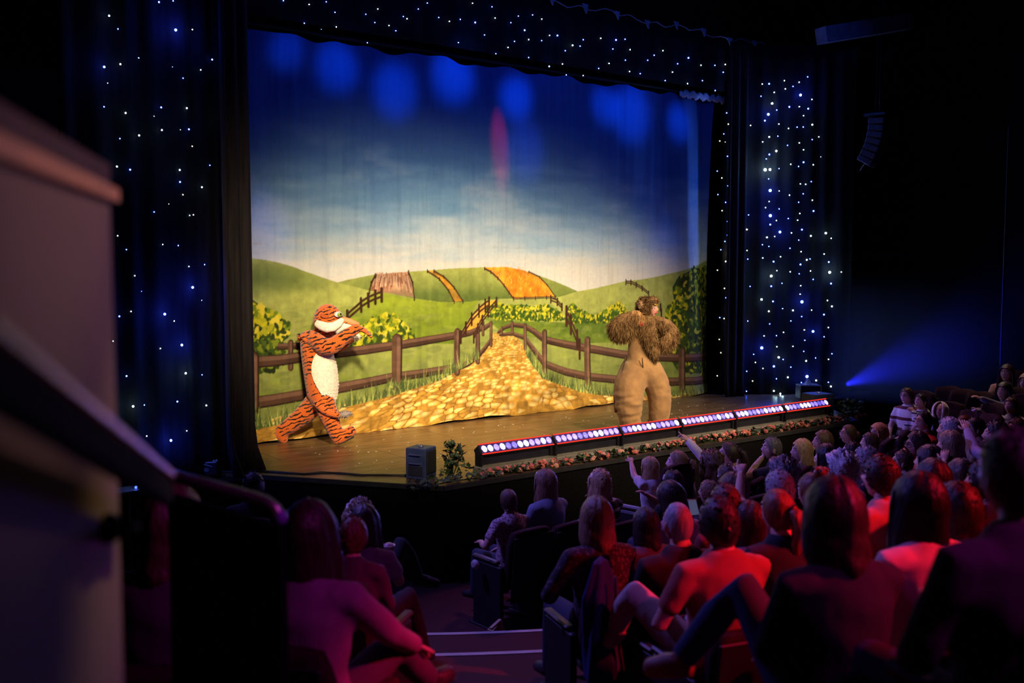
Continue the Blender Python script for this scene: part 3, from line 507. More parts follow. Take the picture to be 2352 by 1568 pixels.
# ------------------------------------------------------------------ stage speakers
def speaker(name, label, loc, rz, w_, d_, h_):
    t = thing(name, label, 'speaker', loc, rz); g = G(); box(g, (0, 0, h_/2), (w_, d_, h_), bev=.01); part('cabinet', g, mat('blue_lit_cabinet', (.035, .05, .13), .45), t)  # navy tint puts the blue light into the black cabinet's colour
    g = G(); box(g, (w_/2+.006, 0, h_*.55), (.012, d_*.8, h_*.72), bev=.004); part('grille', g, mat('black_grille_cloth', (.015, .015, .018), .8, bump=.4, scale=90), t)
    for zz in (.80, .52):
        g = G(); y = -d_/2-.02; tube(g, [(-w_*.26, -d_/2, h_*zz), (-w_*.26, y, h_*zz), (w_*.26, y, h_*zz), (w_*.26, -d_/2, h_*zz)], [.006]*4, 6); part('handle', g, mat('steel_handle', (.45, .45, .5), .3, .9), t)
        if zz > .6 and h_ > .3: continue
        break
    g = G(); box(g, (0, -d_/2-.003, h_*.28), (w_*.7, .008, h_*.3)); part('rear_plate', g, mat('dark_rear_plate', (.02, .022, .03), .5), t)
    g = G(); tube(g, [(0, 0, h_), (0, 0, h_+.008)], [.03, .03], 12); part('pole_cup', g, MATS['steel_handle'], t)
    return t
p1 = onz(972, 1098, 1.0)
speaker('stage_speaker', 'small black stage speaker cabinet beside the ivy at the stage corner', (p1[0], p1[1]+.04, 1.0), math.radians(-62), .24, .24, .33)
p2 = onz(1925, 962, 1.0)
speaker('stage_speaker', 'dark speaker cabinet with a metal handle at the far right stage end', (12.75, 9.0, 1.0), math.radians(-12), .36, .32, .33)
# ------------------------------------------------------------------ ivy and flower garland
ivy_m = mat('ivy_leaf_green', (.045, .085, .03), .5, var=.5, scale=20); ivy_d = mat('dark_ivy_leaf', (.02, .035, .016), .55, var=.4)
def leafmesh(s=1.0):
    P = [(0, 0), (.42, .12), (.30, .38), (.55, .62), (.22, .66), (0, 1.05), (-.22, .66), (-.55, .62), (-.30, .38), (-.42, .12)]
    V = [(x*s, y*s, -.18*abs(x)*s-.06*y*y*s) for x, y in P]+[(0, .45*s, .05*s)]; g = G(); g.add(V, [(i, (i+1) % 10, 10) for i in range(10)]); return g
ivl = mk(leafmesh(), 'ivy_leaf', [ivy_m], False); ivl2 = mk(leafmesh(), 'ivy_leaf', [ivy_d], False)
def rndrot(o, tilt=1.0): o.rotation_euler = (random.uniform(.2, 1.3)*tilt, random.uniform(-.4, .4), random.uniform(0, 6.28))
pi_ = onz(1040, 1095, 1.0)
t = thing('ivy_plant', 'bushy green ivy plant standing between the corner speaker and the LED battens', 'plant', (pi_[0], pi_[1], 1.0))
g = G()
for i in range(12):
    a = random.uniform(0, 6.28); tube(g, [(0, 0, 0), (.06*math.cos(a), .06*math.sin(a), .16), (random.uniform(.05, .16)*math.cos(a), .16*math.sin(a), random.uniform(.16, .34))], [.005, .004, .003], 5)
part('stem', g, ivy_d, t)
for i in range(120):
    a = random.uniform(0, 6.28); h = random.uniform(.02, .36); r = random.uniform(.02, .20)*(1.15-h*1.7)
    o = ob('ivy_leaf', ivl if random.random() < .6 else ivl2, t, (r*math.cos(a)*1.1, r*math.sin(a), h), scale=random.uniform(.045, .075)); rndrot(o)
t = thing('flower_garland', 'garland of pink roses and ivy leaves laid along the stage front edge', 'garland', (5.5, 8.385, 1.0))
g = G(); tube(g, [(x, .03*math.sin(x*7), .012) for x in np.linspace(0, 7.1, 60)], [.008]*60, 5); part('garland_stem', g, ivy_d, t)
rose_c = [mat('peach_rose_petal', (.62, .17, .11), .6, var=.3), mat('pink_rose_petal', (.58, .13, .12), .6, var=.3), mat('pale_rose_petal', (.66, .30, .22), .6, var=.3)]
rm_ = []
for m in rose_c:
    g = G(); ell(g, (0, 0, .1), (.45, .45, .5), nu=7, nv=5)
    for ring, (rr, zz, n) in enumerate([(.62, .05, 5), (.95, -.12, 6)]):
        for i in range(n):
            a = 6.283*i/n+ring; ell(g, (rr*.62*math.cos(a), rr*.62*math.sin(a), zz), (.20, .42, .42-.08*ring), R=Rz(a)@Ry(.5+.35*ring), nu=6, nv=4)
    rm_.append(mk(g, 'rose', [m]))
def garl(x): return .62*max(0, 1-abs(x-9)/9)
for i in range(235):
    x = random.uniform(.55, 7.05); cl = math.sin(x*5.3)+math.sin(x*11.7+1)
    if random.random() > .55+.3*cl: x = min(7.05, x+.15)
    y = random.gauss(0, .03); o = ob('rose', random.choice(rm_), t, (x, max(-.07, min(.05, y)), random.uniform(.02, .085)), scale=random.uniform(.027, .040)); o.rotation_euler = (random.uniform(-.2, 1.3), random.uniform(-.6, .6), 0)
g = G(); lf = leafmesh()
LV, LF = lf.V(), lf.f
for i in range(900):
    x = random.uniform(-.35, 7.25); s = random.uniform(.04, .07); R = Rz(random.uniform(0, 6.28))@Rx(random.uniform(.1, 1.1)); dens = .035+.05*(x < .8)+.06*(x > 6.7)
    g.add((LV*s)@R.T+np.array([x, max(-.08, min(.06+.1*(x < .8), random.gauss(.0, dens))), random.uniform(.01, .07+.10*(x > 6.8))]), LF, random.choice([0, 0, 1]))
tag(part('garland_leaves', g, [ivy_m, ivy_d], t), kind='stuff')
t = thing('ivy_clump', 'bushy ivy clump with a few roses at the far right stage end', 'plant', (12.72, 8.46, 1.0))
g = G()
for i in range(10):
    a = random.uniform(0, 6.28); tube(g, [(0, 0, 0), (.08*math.cos(a), .05*math.sin(a), .1), (.26*math.cos(a), .10*math.sin(a), random.uniform(.06, .22))], [.005, .004, .003], 5)
part('stem', g, ivy_d, t)
for i in range(110):
    a = random.uniform(0, 6.28); h = random.uniform(.02, .28); o = ob('ivy_leaf', ivl if random.random() < .6 else ivl2, t, (random.gauss(0, .14), random.gauss(0, .05), h), scale=random.uniform(.05, .085)); rndrot(o)
for i in range(9):
    o = ob('rose', random.choice(rm_), t, (random.uniform(.0, .34), random.uniform(-.12, -.02), random.uniform(.02, .12)), scale=random.uniform(.028, .04)); o.rotation_euler = (random.uniform(.2, 1.3), 0, 0)
# ------------------------------------------------------------------ cables, floor gear
cab = mat('black_rubber_cable', (.012, .012, .014), .5)
g = G(); pts = [onz(x, y, 1.008) for x, y in [(470, 1078), (520, 1084), (570, 1080), (640, 1085), (700, 1088), (740, 1084), (785, 1087), (830, 1091), (880, 1090), (938, 1092)]]; tube(g, pts, [.012]*10, 6)
pts = [p+np.array([.02*math.sin(i), .05*math.cos(i*2), .004]) for i, p in enumerate(pts)]; tube(g, pts, [.008]*10, 6)
tag(part('cable', g, cab, None, True), 'black cables trailing over the stage floor toward the corner speaker', 'cable')
for k in range(NB):
    g = G(); x0 = x_l+seg*(k+.5); tube(g, [(x0-.3+.1*i, yb-.125-.015*math.sin(i*1.9+k), 1.012+.03*abs(math.sin(i*1.3))) for i in range(6)], [.007]*6, 5)
    tag(part('cable', g, cab, None, True), 'thin black cable loop before the '+['nearest', 'second nearest', 'third nearest', 'third farthest', 'second farthest', 'farthest'][k]+' LED batten', 'cable', 'cable loops before the battens')
pg = onz(473, 1092, 1.0); t = thing('effects_machine', 'small black effects machine at the left stage edge with pale cloth on top', 'machine', (pg[0], pg[1]+.1, 1.0), math.radians(-25))
g = G(); box(g, (0, 0, .075), (.32, .24, .15), bev=.01); part('casing', g, case, t)
fc = bpy.data.curves.new('panel_lettering', 'FONT'); fc.body = 'AF-180'; fc.size = .055; fc.extrude = .001; _f = bpy.data.objects.new('f', fc); COL.objects.link(_f); _dg = bpy.context.evaluated_depsgraph_get(); _dg.update(); fme = bpy.data.meshes.new_from_object(_f.evaluated_get(_dg)); bpy.data.objects.remove(_f); fo = ob('panel_lettering', fme, t, (-.09, -.122, .05)); fo.rotation_euler = (math.pi/2, 0, 0); fme.materials.append(mat('grey_print', (.45, .42, .38), .5))
g = G(); tube(g, [(-.11+.022*i, -.123, .10+.028*math.sin(math.pi*i/10)) for i in range(11)], [.003]*11, 5); part('arc_mark', g, MATS['grey_print'], t)
for s in (0, 1):
    g = G(); ell(g, (-.22+s*.045, -.125, .09-s*.008), .011, nu=8, nv=6); part('red_indicator', g, mat('red_indicator_lamp', (.5, .02, .02), emit=(1, .05, .05), estr=6), t)
g = G(); box(g, (-.24, .02, .06), (.12, .18, .12), bev=.01); part('power_box', g, case, t)
g = G()                                                 # crumpled cloth: a peaked, folded sheet with thickness
n = 14; V = [((i/n-.5)*.26, (j/n-.5)*.2, .15+.13*max(0, 1-math.hypot((i/n-.45)*2.6, (j/n-.5)*2.4))**1.3+.012*math.sin(i*2.1+j*1.3)) for j in range(n+1) for i in range(n+1)]
F = [(j*(n+1)+i, j*(n+1)+i+1, (j+1)*(n+1)+i+1, (j+1)*(n+1)+i) for j in range(n) for i in range(n)]; g.add(V, F)
o = part('white_cloth', g, mat('crumpled_white_cloth', (.45, .43, .42), .9), None, True, loc=(pg[0]+.03, pg[1]+.1, 1.002), rz=math.radians(-25)); md = o.modifiers.new('thick', 'SOLIDIFY'); md.thickness = .004; tag(o, 'crumpled pale cloth lying on the effects machine at the left edge', 'cloth')
# right back box with cloth
q = onz(1822, 903, 1.0); t = thing('flight_case', 'dark flight case with a pale cloth on it before the right star cloth', 'case', (14.25, 10.25, 1.0), math.radians(-38)); g = G(); box(g, (0, 0, .12), (.36, .3, .24), bev=.012); part('case_body', g, mat('purple_black_case', (.05, .035, .06), .5), t)
g = G(); 
for s in (-1, 1): tube(g, [(s*.17, -.155, .01), (s*.17, -.155, .23)], [.008, .008], 6)
part('edge_trim', g, MATS['steel_handle'], t)
g = G(); V = [(x*.75, y*.8, z+.09) for x, y, z in V]; g.add(V, F); o = part('white_cloth', g, MATS['crumpled_white_cloth'], None, True, loc=(14.25, 10.25, 1.0), rz=math.radians(-38)); md = o.modifiers.new('thick', 'SOLIDIFY'); md.thickness = .004; tag(o, 'pale rumpled cloth on top of the flight case at stage right', 'cloth')
# ------------------------------------------------------------------ hanging line array
a0 = ond(2018, 272, 16.2); t = thing('line_array_speaker', 'curved hanging line array of black speaker boxes by the right wall', 'speaker', tuple(a0), math.radians(-160))
boxm = mat('satin_black_box', (.045, .045, .06), .4); z, y, an = 0, 0, 0
g = G(); box(g, (0, -.02, .05), (.42, .34, .05), bev=.01); part('rigging_frame', g, case, t)
for k in range(7):
    an = math.radians(-2-5.0*k); R = Rx(an); g = G(); box(g, (0, y, z-.055), (.40, .24, .100), R=R, bev=.012); bx = part('array_box', g, boxm, t)
    g = G(); f = R@np.array([0, .124, 0]); box(g, np.array([0, y, z-.055])+f, (.34, .01, .07), R=R); part('grille', g, MATS['black_grille_cloth'], bx)
    y -= math.sin(-an)*.108; z -= math.cos(an)*.108
g = G(); tube(g, [(0, y+.02, z), (.02, y-.02, z-.06), (.0, y-.05, z-.10), (-.03, y-.06, z-.11)], [.006]*4, 6); part('loose_cable', g, mat('pale_cable', (.4, .38, .33), .6), t)
g = G()
for s in (-.12, .12): tube(g, [(s, -.02, .07), (s, -.02, 9.0-a0[2])], [.006, .006], 6)
part('suspension_cable', g, case, t)
# ------------------------------------------------------------------ haze around the right stage wing
g = G(); prism(g, [(14.3, 9.9), (14.5, 8.4), (16.6, 7.6), (16.8, 8.9), (15.9, 10.1), (15.45, 10.0)], 1.03, 3.4)
hm = bpy.data.materials.new('thin_stage_haze'); hm.use_nodes = True; nt = hm.node_tree; nt.nodes.remove(nt.nodes['Principled BSDF']); vs = nt.nodes.new('ShaderNodeVolumeScatter'); vs.inputs['Density'].default_value = .09; vs.inputs['Anisotropy'].default_value = .35; nt.links.new(vs.outputs[0], nt.nodes['Material Output'].inputs['Volume']); tcx = nt.nodes.new('ShaderNodeTexCoord'); sx = nt.nodes.new('ShaderNodeSeparateXYZ'); nt.links.new(tcx.outputs['Object'], sx.inputs[0]); mrz = nt.nodes.new('ShaderNodeMapRange'); mrz.interpolation_type = 'SMOOTHSTEP'; mrz.inputs[1].default_value = 1.2; mrz.inputs[2].default_value = 3.2; mrz.inputs[3].default_value = .22; mrz.inputs[4].default_value = 0; nt.links.new(sx.outputs[2], mrz.inputs[0]); nt.links.new(mrz.outputs[0], vs.inputs['Density'])
tag(part('stage_haze', g, hm, None), 'thin stage haze lit by the blue side beam at stage right', 'haze', kind='stuff')

# ================================================================== the two performers
def tufts(V, F, n, length, wdt, down=.5, mask=None, m=0, rng=None):
    rng = rng or np.random.default_rng(3); g = G(); V = np.asarray(V); idx = [f for f in F]; A = np.array([f[:3] for f in idx]); c = V[A].mean(1); nr_ = np.cross(V[A[:, 1]]-V[A[:, 0]], V[A[:, 2]]-V[A[:, 0]]); nr_ /= np.linalg.norm(nr_, axis=1)[:, None]+1e-9
    ok = np.ones(len(c), bool) if mask is None else mask(c); c, nr_ = c[ok], nr_[ok]; pick = rng.integers(0, len(c), n)
    for k in pick:
        L = length*rng.uniform(.6, 1.3); d = unit(nr_[k]*.45+np.array([0, 0, -down])+rng.normal(0, .25, 3)); s = unit(np.cross(d, rng.normal(0, 1, 3)))*wdt*rng.uniform(.6, 1.3); s2 = np.cross(d, s)*.5
        b = c[k]-nr_[k]*.006; tip = b+d*L+np.array([0, 0, -down*L*.3]); mid = b+d*L*.55; g.add([b+s, b-s, mid+s*.7+s2, mid-s*.7+s2, tip], [(0, 1, 3, 2), (2, 3, 4)], m)
    return g
def limb(g, pts, rad, seg=12, m=0, sub=3):
    # smooth the joint chain before lofting, so the limb tapers through its bends
    P = np.array(pts, float); R = np.array(rad, float); t = np.linspace(0, len(P)-1, (len(P)-1)*sub+1); Q = []; RR = []
    for x in t:
        i = min(int(x), len(P)-2); f = x-i; Q.append(P[i]+(P[i+1]-P[i])*f); RR.append(R[i]+(R[i+1]-R[i])*f)
    Q = np.array(Q)
    for _ in range(2): Q[1:-1] = Q[1:-1]*.5+(Q[:-2]+Q[2:])*.25
    tube(g, Q, RR, seg, m)
# ---- tiger suit: points are read off the picture at the performer's own depth
DT = 12.55
def tp(px, py, dy=0): return ond(px, py, DT+dy)
troot = onz(780, 1019, 1.0); TO = np.array([troot[0], troot[1], 1.0])
def tl(px, py, dy=0): return tp(px, py, dy)-TO
g = G(); side = FW0
tube(g, [tl(716, 775), tl(723, 800), tl(732, 840), tl(737, 880), tl(738, 910), tl(737, 928)], [(.15, .16), (.185, .20), (.205, .22), (.20, .21), (.18, .19), (.13, .15)], 16, xref=RT)
limb(g, [tl(738, 905, .06), tl(712, 940, .10), tl(680, 968, .10), tl(655, 985, .10), tl(648, 990, .10)], [.15, .135, .115, .10, .085])
limb(g, [tl(648, 984, .10), tl(646, 1000, .10), tl(654, 1013, .10)], [.085, .085, .05])
limb(g, [tl(738, 905, -.06), tl(752, 945, -.09), tl(765, 980, -.09), tl(776, 1004, -.09)], [.15, .13, .10, .09])
limb(g, [tl(772, 1009, -.09), tl(790, 1002, -.09), tl(810, 987, -.09)], [.075, .08, .065])
limb(g, [tl(722, 778, -.14), tl(742, 797, -.22), tl(765, 796, -.24), tl(792, 772, -.22), tl(822, 752, -.20)], [.10, .115, .105, .085, .06])
limb(g, [tl(728, 778, .14), tl(752, 795, .22), tl(780, 792, .24), tl(802, 776, .22), tl(818, 772, .18)], [.10, .11, .10, .075, .05])
ell(g, tl(716, 770), (.15, .15, .07), nu=16, nv=8)
ell(g, tl(753, 735), (.185, .185, .205), nu=20, nv=14); ell(g, tl(768, 752), (.165, .15, .13), nu=16, nv=10)
limb(g, [tl(770, 740, -.01), tl(795, 744, -.01), tl(812, 748, -.01)], [.12, .085, .055], 14)
V, F = remesh(g, .0165, 5)
gg = G(); gg.add(V, F)
def hand(gg, wrist, d, nrm, sc=1.0, curl=.5, point=False, m=0, thumb=1, glove=1.0):
    d, nrm = unit(d), unit(nrm-np.dot(nrm, unit(d))*unit(d)); sd = np.cross(d, nrm); w = np.asarray(wrist, float)
    tube(gg, [w-d*.02*sc, w+d*.03*sc, w+d*.085*sc], [(.024*sc, .019*sc), (.040*sc*glove, .018*sc*glove), (.042*sc*glove, .015*sc*glove)], 10, m, xref=sd)
    for k, (off, ln) in enumerate([(-.031, .068), (-.011, .078), (.010, .072), (.029, .055)]):
        cu = curl*(1 if not (point and k == 0) else .05)+(.9 if point and k else 0); p = w+d*.085*sc+sd*off*sc; dd = d.copy(); P = [p-d*.02*sc, p]
        for j, fr in enumerate((.42, .33, .25)):
            a = cu*(.55 if j == 0 else .8); dd = unit(dd*math.cos(a)-nrm*math.sin(a)); p = p+dd*ln*fr*sc; P.append(p)
        r = .0092*sc*glove; tube(gg, P, [r, r*1.05, r, r*.92, r*.75], 7, m)
    p = w+d*.025*sc-sd*thumb*.033*sc; dd = unit(d*.75-sd*thumb*.75-nrm*.2); tube(gg, [p, p+dd*.035*sc, p+unit(dd+d*.5)*.068*sc], [.012*sc, .0105*sc, .008*sc], 7, m)
hand(gg, tl(824, 752, -.20), RT*.85+np.array([0, 0, -.45])-FW0*.1, np.array([0, 0, 1.])+RT*.5, 1.25, .35, glove=1.5)
tig = bpy.data.materials.new('tiger_stripe_plush'); tig.use_nodes = True; nt = tig.node_tree; N, Lk = nt.nodes, nt.links; b = N['Principled BSDF']; b.inputs['Roughness'].default_value = .95; b.inputs['Sheen Weight'].default_value = .35; b.inputs['Specular IOR Level'].default_value = .1
tc = N.new('ShaderNodeTexCoord'); mp = N.new('ShaderNodeMapping'); mp.inputs['Rotation'].default_value = (.2, .25, 0); Lk.new(tc.outputs['Object'], mp.inputs[0])
wv = N.new('ShaderNodeTexWave'); wv.bands_direction = 'Z'; wv.inputs['Scale'].default_value = 7.0; wv.inputs['Distortion'].default_value = 7; wv.inputs['Detail'].default_value = 2.5; wv.inputs['Detail Scale'].default_value = 1.4; Lk.new(mp.outputs[0], wv.inputs[0])
m1 = N.new('ShaderNodeMapRange'); m1.inputs[1].default_value = .62; m1.inputs[2].default_value = .95; Lk.new(wv.outputs[0], m1.inputs[0])
n2 = N.new('ShaderNodeTexNoise'); n2.inputs['Scale'].default_value = 11; n2.inputs['Detail'].default_value = 1; Lk.new(tc.outputs['Object'], n2.inputs[0]); m2 = N.new('ShaderNodeMapRange'); m2.inputs[1].default_value = .38; m2.inputs[2].default_value = .60; Lk.new(n2.outputs[0], m2.inputs[0])
mu = N.new('ShaderNodeMath'); mu.operation = 'MULTIPLY'; Lk.new(m1.outputs[0], mu.inputs[0]); Lk.new(m2.outputs[0], mu.inputs[1])
cr = N.new('ShaderNodeValToRGB'); cr.color_ramp.elements[0].color = (.64, .125, .018, 1); cr.color_ramp.elements[1].color = (.012, .007, .005, 1); cr.color_ramp.elements[0].position = .20; cr.color_ramp.elements[1].position = .27; Lk.new(mu.outputs[0], cr.inputs[0])
n3 = N.new('ShaderNodeTexNoise'); n3.inputs['Scale'].default_value = 4; Lk.new(tc.outputs['Object'], n3.inputs[0]); mx = N.new('ShaderNodeMix'); mx.data_type = 'RGBA'; mx.blend_type = 'MULTIPLY'; mx.inputs[0].default_value = .5; Lk.new(cr.outputs[0], mx.inputs[6]); Lk.new(n3.outputs[1], mx.inputs[7]); Lk.new(cr.outputs[0], b.inputs['Base Color'])
bp = N.new('ShaderNodeBump'); bp.inputs['Strength'].default_value = .5; bp.inputs['Distance'].default_value = .015; n4 = N.new('ShaderNodeTexNoise'); n4.inputs['Scale'].default_value = 60; Lk.new(tc.outputs['Object'], n4.inputs[0]); Lk.new(n4.outputs[0], bp.inputs['Height']); Lk.new(bp.outputs[0], b.inputs['Normal'])
tg = part('person', gg, tig, None, True, loc=tuple(TO)); tag(tg, 'person in an orange tiger costume with black stripes striding across the stage', 'person')
cream = mat('cream_plush', (.80, .70, .55), .95, var=.12, scale=30, bump=.5, sheen=.3); cw = unit(RT*.80-FW0*.60)
def patch(name, c, r, m, R, par, shag=0, n=500):
    g = G(); ell(g, (0, 0, 0), r, R=R, nu=20, nv=14); V = g.V(); g2 = tufts(V, g.f, n, .035, .006, .6) if shag else None; g.v[0] = V
    if g2: g.add(g2.V(), g2.f)
    return part(name, g, m, par, True, loc=c)
Rt = np.array([cw, np.cross([0, 0, 1.], cw), [0, 0, 1.]]).T
# belly: a thin shell pushed out of the torso surface, facing front and slightly to the house
g = G(); V = []; nn_ = 14
for j in range(21):
    s = j/20; py = 786+s*150; half = .21*math.sin(math.pi*min(1, max(0, s))**.85)*(.9 if s > .1 else .8)+.01; cx = np.interp(py, [775, 800, 840, 880, 910, 940], [716, 723, 732, 737, 738, 740]); rr = np.interp(py, [775, 800, 840, 880, 910, 940], [.15, .19, .212, .205, .188, .15])
    for i in range(nn_+1):
        a = (i/nn_-.5)*2*half/.17; dv = cw*math.cos(a)+np.cross([0, 0, 1.], cw)*math.sin(a); V.append(tl(cx, py)+dv*(rr+.017+.004*math.sin(j*3+i*2)))
g.add(V, [(j*(nn_+1)+i, j*(nn_+1)+i+1, (j+1)*(nn_+1)+i+1, (j+1)*(nn_+1)+i) for j in range(20) for i in range(nn_)]); VV_, FF_ = np.array(V), list(g.f)
nf = np.cross(VV_[FF_[0][1]]-VV_[FF_[0][0]], VV_[FF_[0][2]]-VV_[FF_[0][0]]); fl = [f[::-1] for f in FF_] if np.dot(nf, cw) < 0 else FF_
tf = tufts(VV_, fl, 2200, .022, .0035, 1.0); g.add(tf.V(), tf.f); o = part('belly_patch', g, cream, tg, True); 
# cheek band and muzzle
g = G(); band = [tl(726, 742, -.185), tl(738, 748, -.205), tl(752, 752, -.215), tl(766, 750, -.21), tl(778, 742, -.19), tl(787, 733, -.155)]; tube(g, band, [(.02, .045), (.025, .06), (.028, .065), (.026, .06), (.024, .05), (.015, .03)], 10, xref=FW0)
band2 = [tl(x, y, -dy_) for (x, y), dy_ in zip([(726, 742), (738, 748), (752, 752), (766, 750), (778, 742), (787, 733)], (-.185, -.205, -.215, -.21, -.19, -.155))]; tube(g, band2, [(.02, .045), (.025, .06), (.028, .065), (.026, .06), (.024, .05), (.015, .03)], 10, xref=FW0)
tube(g, [tl(772, 757, -.13), tl(790, 750, -.10), tl(808, 752, -.05)], [(.05, .07), (.05, .05), (.03, .03)], 10); part('white_muzzle', g, cream, tg, True)
g = G(); limb(g, [tl(788, 733, -.06), tl(804, 739, -.04), tl(822, 746, -.02)], [.035, .045, .035], 10); part('nose', g, mat('pale_orange_nose', (.62, .26, .10), .6, var=.1), tg, True)
g = G(); R = np.array([RT, FW0, [0, 0, 1]]).T
for s in (-1, 1): ell(g, tl(777, 722, s*.150), (.052, .02, .037), R=R@Rz(s*-.35), nu=14, nv=8)
eo = part('eye', g, mat('white_eye_felt', (.8, .78, .7), .6), tg, True); g = G()
for s in (-1, 1): ell(g, tl(780, 722, s*.168), (.027, .012, .028), R=R@Rz(s*-.35), nu=12, nv=8)
part('iris', g, mat('green_iris', (.30, .42, .03), .3), eo, True); g = G()
for s in (-1, 1): ell(g, tl(783, 721, s*.178), (.013, .008, .014), R=R, nu=8, nv=6)
part('pupil', g, mat('black_pupil', (.01, .01, .01), .3), eo, True)
for s in (-1, 1):
    g = G(); tube(g, [tl(745, 728, s*.19), tl(748, 716, s*.215), tl(754, 708, s*.20)], [(.05, .02), (.04, .018), (.015, .01)], 10, xref=RT); part('ear', g, tig, tg, True)
g = G(); limb(g, [tl(728, 926, -.16), tl(738, 938, -.20), tl(752, 948, -.22), tl(772, 953, -.21), tl(784, 953, -.20)], [.05, .046, .042, .038, .034]); tt = part('tail', g, tig, tg, True)
g = G(); limb(g, [tl(780, 953, -.20), tl(792, 951, -.20), tl(804, 949, -.20)], [.034, .044, .02]); v0 = g.V(); f0 = list(g.f); tf = tufts(v0, f0, 150, .04, .006, .2); g.add(tf.V(), tf.f); part('tail_tip', g, mat('grey_plush', (.30, .26, .24), .95), tt, True)
g = G(); ell(g, tl(818, 772, .16), (.05, .04, .04)); v0 = g.V(); f0 = list(g.f); tf = tufts(v0, f0, 120, .04, .007, .5); g.add(tf.V(), tf.f); part('paw_fur', g, cream, tg, True)
g = G(); box(g, tl(645, 1015, .10), (.12, .05, .02), R=np.array([RT, FW0, [0, 0, 1]]).T@Ry(.55)); box(g, tl(795, 1011, -.09), (.2, .09, .016), R=np.array([RT, FW0, [0, 0, 1]]).T@Ry(-.42)); part('sole', g, mat('black_sole', (.01, .01, .01), .6), tg)
g = G()
for i in range(22):
    a = 6.283*i/22; ell(g, tl(716, 774)+np.array([math.cos(a)*.155, math.sin(a)*.155, .02*math.sin(i*2.3)]), (.035, .035, .03), nu=8, nv=5)
part('collar_ruff', g, tig, tg, True)
# ---- lion suit
DLN = 13.0
lroot = onz(1478, 998, 1.0); LO = np.array([lroot[0], lroot[1], 1.0]); DLN = float(np.dot(LO-CAM, FW))
def ll(px, py, dy=0): return ond(px, py, DLN+dy)-LO
g = G()
tube(g, [ll(1474, 742), ll(1472, 770), ll(1468, 800), ll(1467, 815), ll(1471, 835), ll(1475, 852)], [(.15, .13), (.165, .14), (.15, .14), (.155, .15), (.20, .19), (.235, .20)], 16, xref=RT)
limb(g, [ll(1461, 848, -.02), ll(1446, 880, -.05), ll(1443, 912, -.06), ll(1446, 950, -.06), ll(1449, 978, -.06)], [.19, .212, .20, .165, .13], 14)
limb(g, [ll(1490, 848, .02), ll(1508, 880, .05), ll(1516, 912, .06), ll(1515, 950, .06), ll(1509, 975, .06)], [.18, .175, .16, .145, .12], 14)
V, F = remesh(g, .019, 5)
_lo = np.clip((.78-V[:, 2])/.35, 0, 1); _w = sum(np.sin(V@np.array(k)+p)*a for k, p, a in [((9, 13, 52), .3, .0035), ((-14, 8, 71), 1.1, .0028), ((21, -9, 38), 2.2, .003), ((5, 30, 96), .7, .0018)])*np.clip(np.sin(V[:, 2]*9+V[:, 0]*7)+.6, .1, 1.2)
_c = np.stack([np.where(V[:, 0]*RT[0]+V[:, 1]*RT[1] < 0, -.19, .2)]*2, 1)*RT[:2]; _d = np.concatenate([V[:, :2]-_c, np.zeros((len(V), 1))], 1); _d /= np.linalg.norm(_d, axis=1)[:, None]+1e-6; V = V+_d*(_w*_lo*1.6)[:, None]
body = G(); body.add(V, F)
tan = mat('tan_plush', (.42, .225, .085), .95, var=.22, scale=6, bump=.9, sheen=.2, col2=(.25, .13, .055)); fur = mat('brown_long_fur', (.26, .15, .06), .9, var=.5, scale=9, bump=.5, col2=(.11, .055, .02), spec=.1); skin0 = mat('rosy_stage_makeup_skin', (.55, .24, .17), .55, var=.1)
# head with face
def headgeo(yaw=0, pitch=0, roll=0, sc=1.0, m0=0):
    g = G(); nu, nv = 28, 22; V = []
    for j in range(nv+1):
        th = math.pi*j/nv
        for i in range(nu):
            ph = 2*math.pi*i/nu; d = np.array([math.sin(th)*math.sin(ph), math.sin(th)*math.cos(ph), math.cos(th)]); p = d*np.array([.074, .094, .118])
            zf = p[2]; fr = max(0, d[1])
            if zf < -.02: k = 1-.30*min(1, (-.02-zf)/.09)*(.6+.4*fr); p[0] *= k; p[1] *= 1-.12*min(1, (-.02-zf)/.09)*(1 if d[1] > 0 else 2.2)
            if d[1] > .2:
                p[1] *= 1-.06*fr; ga = lambda x, z, a, b: math.exp(-((p[0]-x)/a)**2-((zf-z)/b)**2)
                p[1] += .026*ga(0, -.022, .013, .022)*(1 if zf > -.05 else .6)+.010*ga(0, .012, .011, .03)+.006*ga(0, .035, .05, .014)-.010*(ga(.032, .012, .018, .013)+ga(-.032, .012, .018, .013))+.009*ga(0, -.060, .022, .012)+.012*ga(0, -.098, .026, .016)+.004*(ga(.045, -.02, .02, .02)+ga(-.045, -.02, .02, .02))
            V.append(p)
    g.add(V, [(j*nu+i, j*nu+(i+1) % nu, (j+1)*nu+(i+1) % nu, (j+1)*nu+i)[::-1] for j in range(nv) for i in range(nu)], m0)
    for s in (-1, 1):
        ell(g, (s*.076, -.008, -.012), (.010, .020, .032), m0, R=Rz(s*-.35), nu=10, nv=8); ell(g, (s*.080, -.004, -.012), (.008, .012, .020), m0, nu=8, nv=6)
        ell(g, (s*.031, .078, .011), (.0145, .009, .0085), m0+1, nu=10, nv=6); ell(g, (s*.031, .0845, .011), (.0065, .004, .007), m0+2, nu=8, nv=6)
        tube(g, [(s*.014, .0905, .030), (s*.032, .0885, .036), (s*.050, .078, .030)], [(.004, .004), (.005, .004), (.003, .003)], 6, m0+2)
    tube(g, [(-.024, .083, -.060), (-.010, .0935, -.0585), (0, .0945, -.060), (.010, .0935, -.0585), (.024, .083, -.060)], [(.003, .004), (.005, .006), (.0045, .006), (.005, .006), (.003, .004)], 7, m0+3)
    R = Rz(yaw)@Rx(pitch)@Ry(roll); g.v = [v@R.T*sc for v in g.v]; return g, R
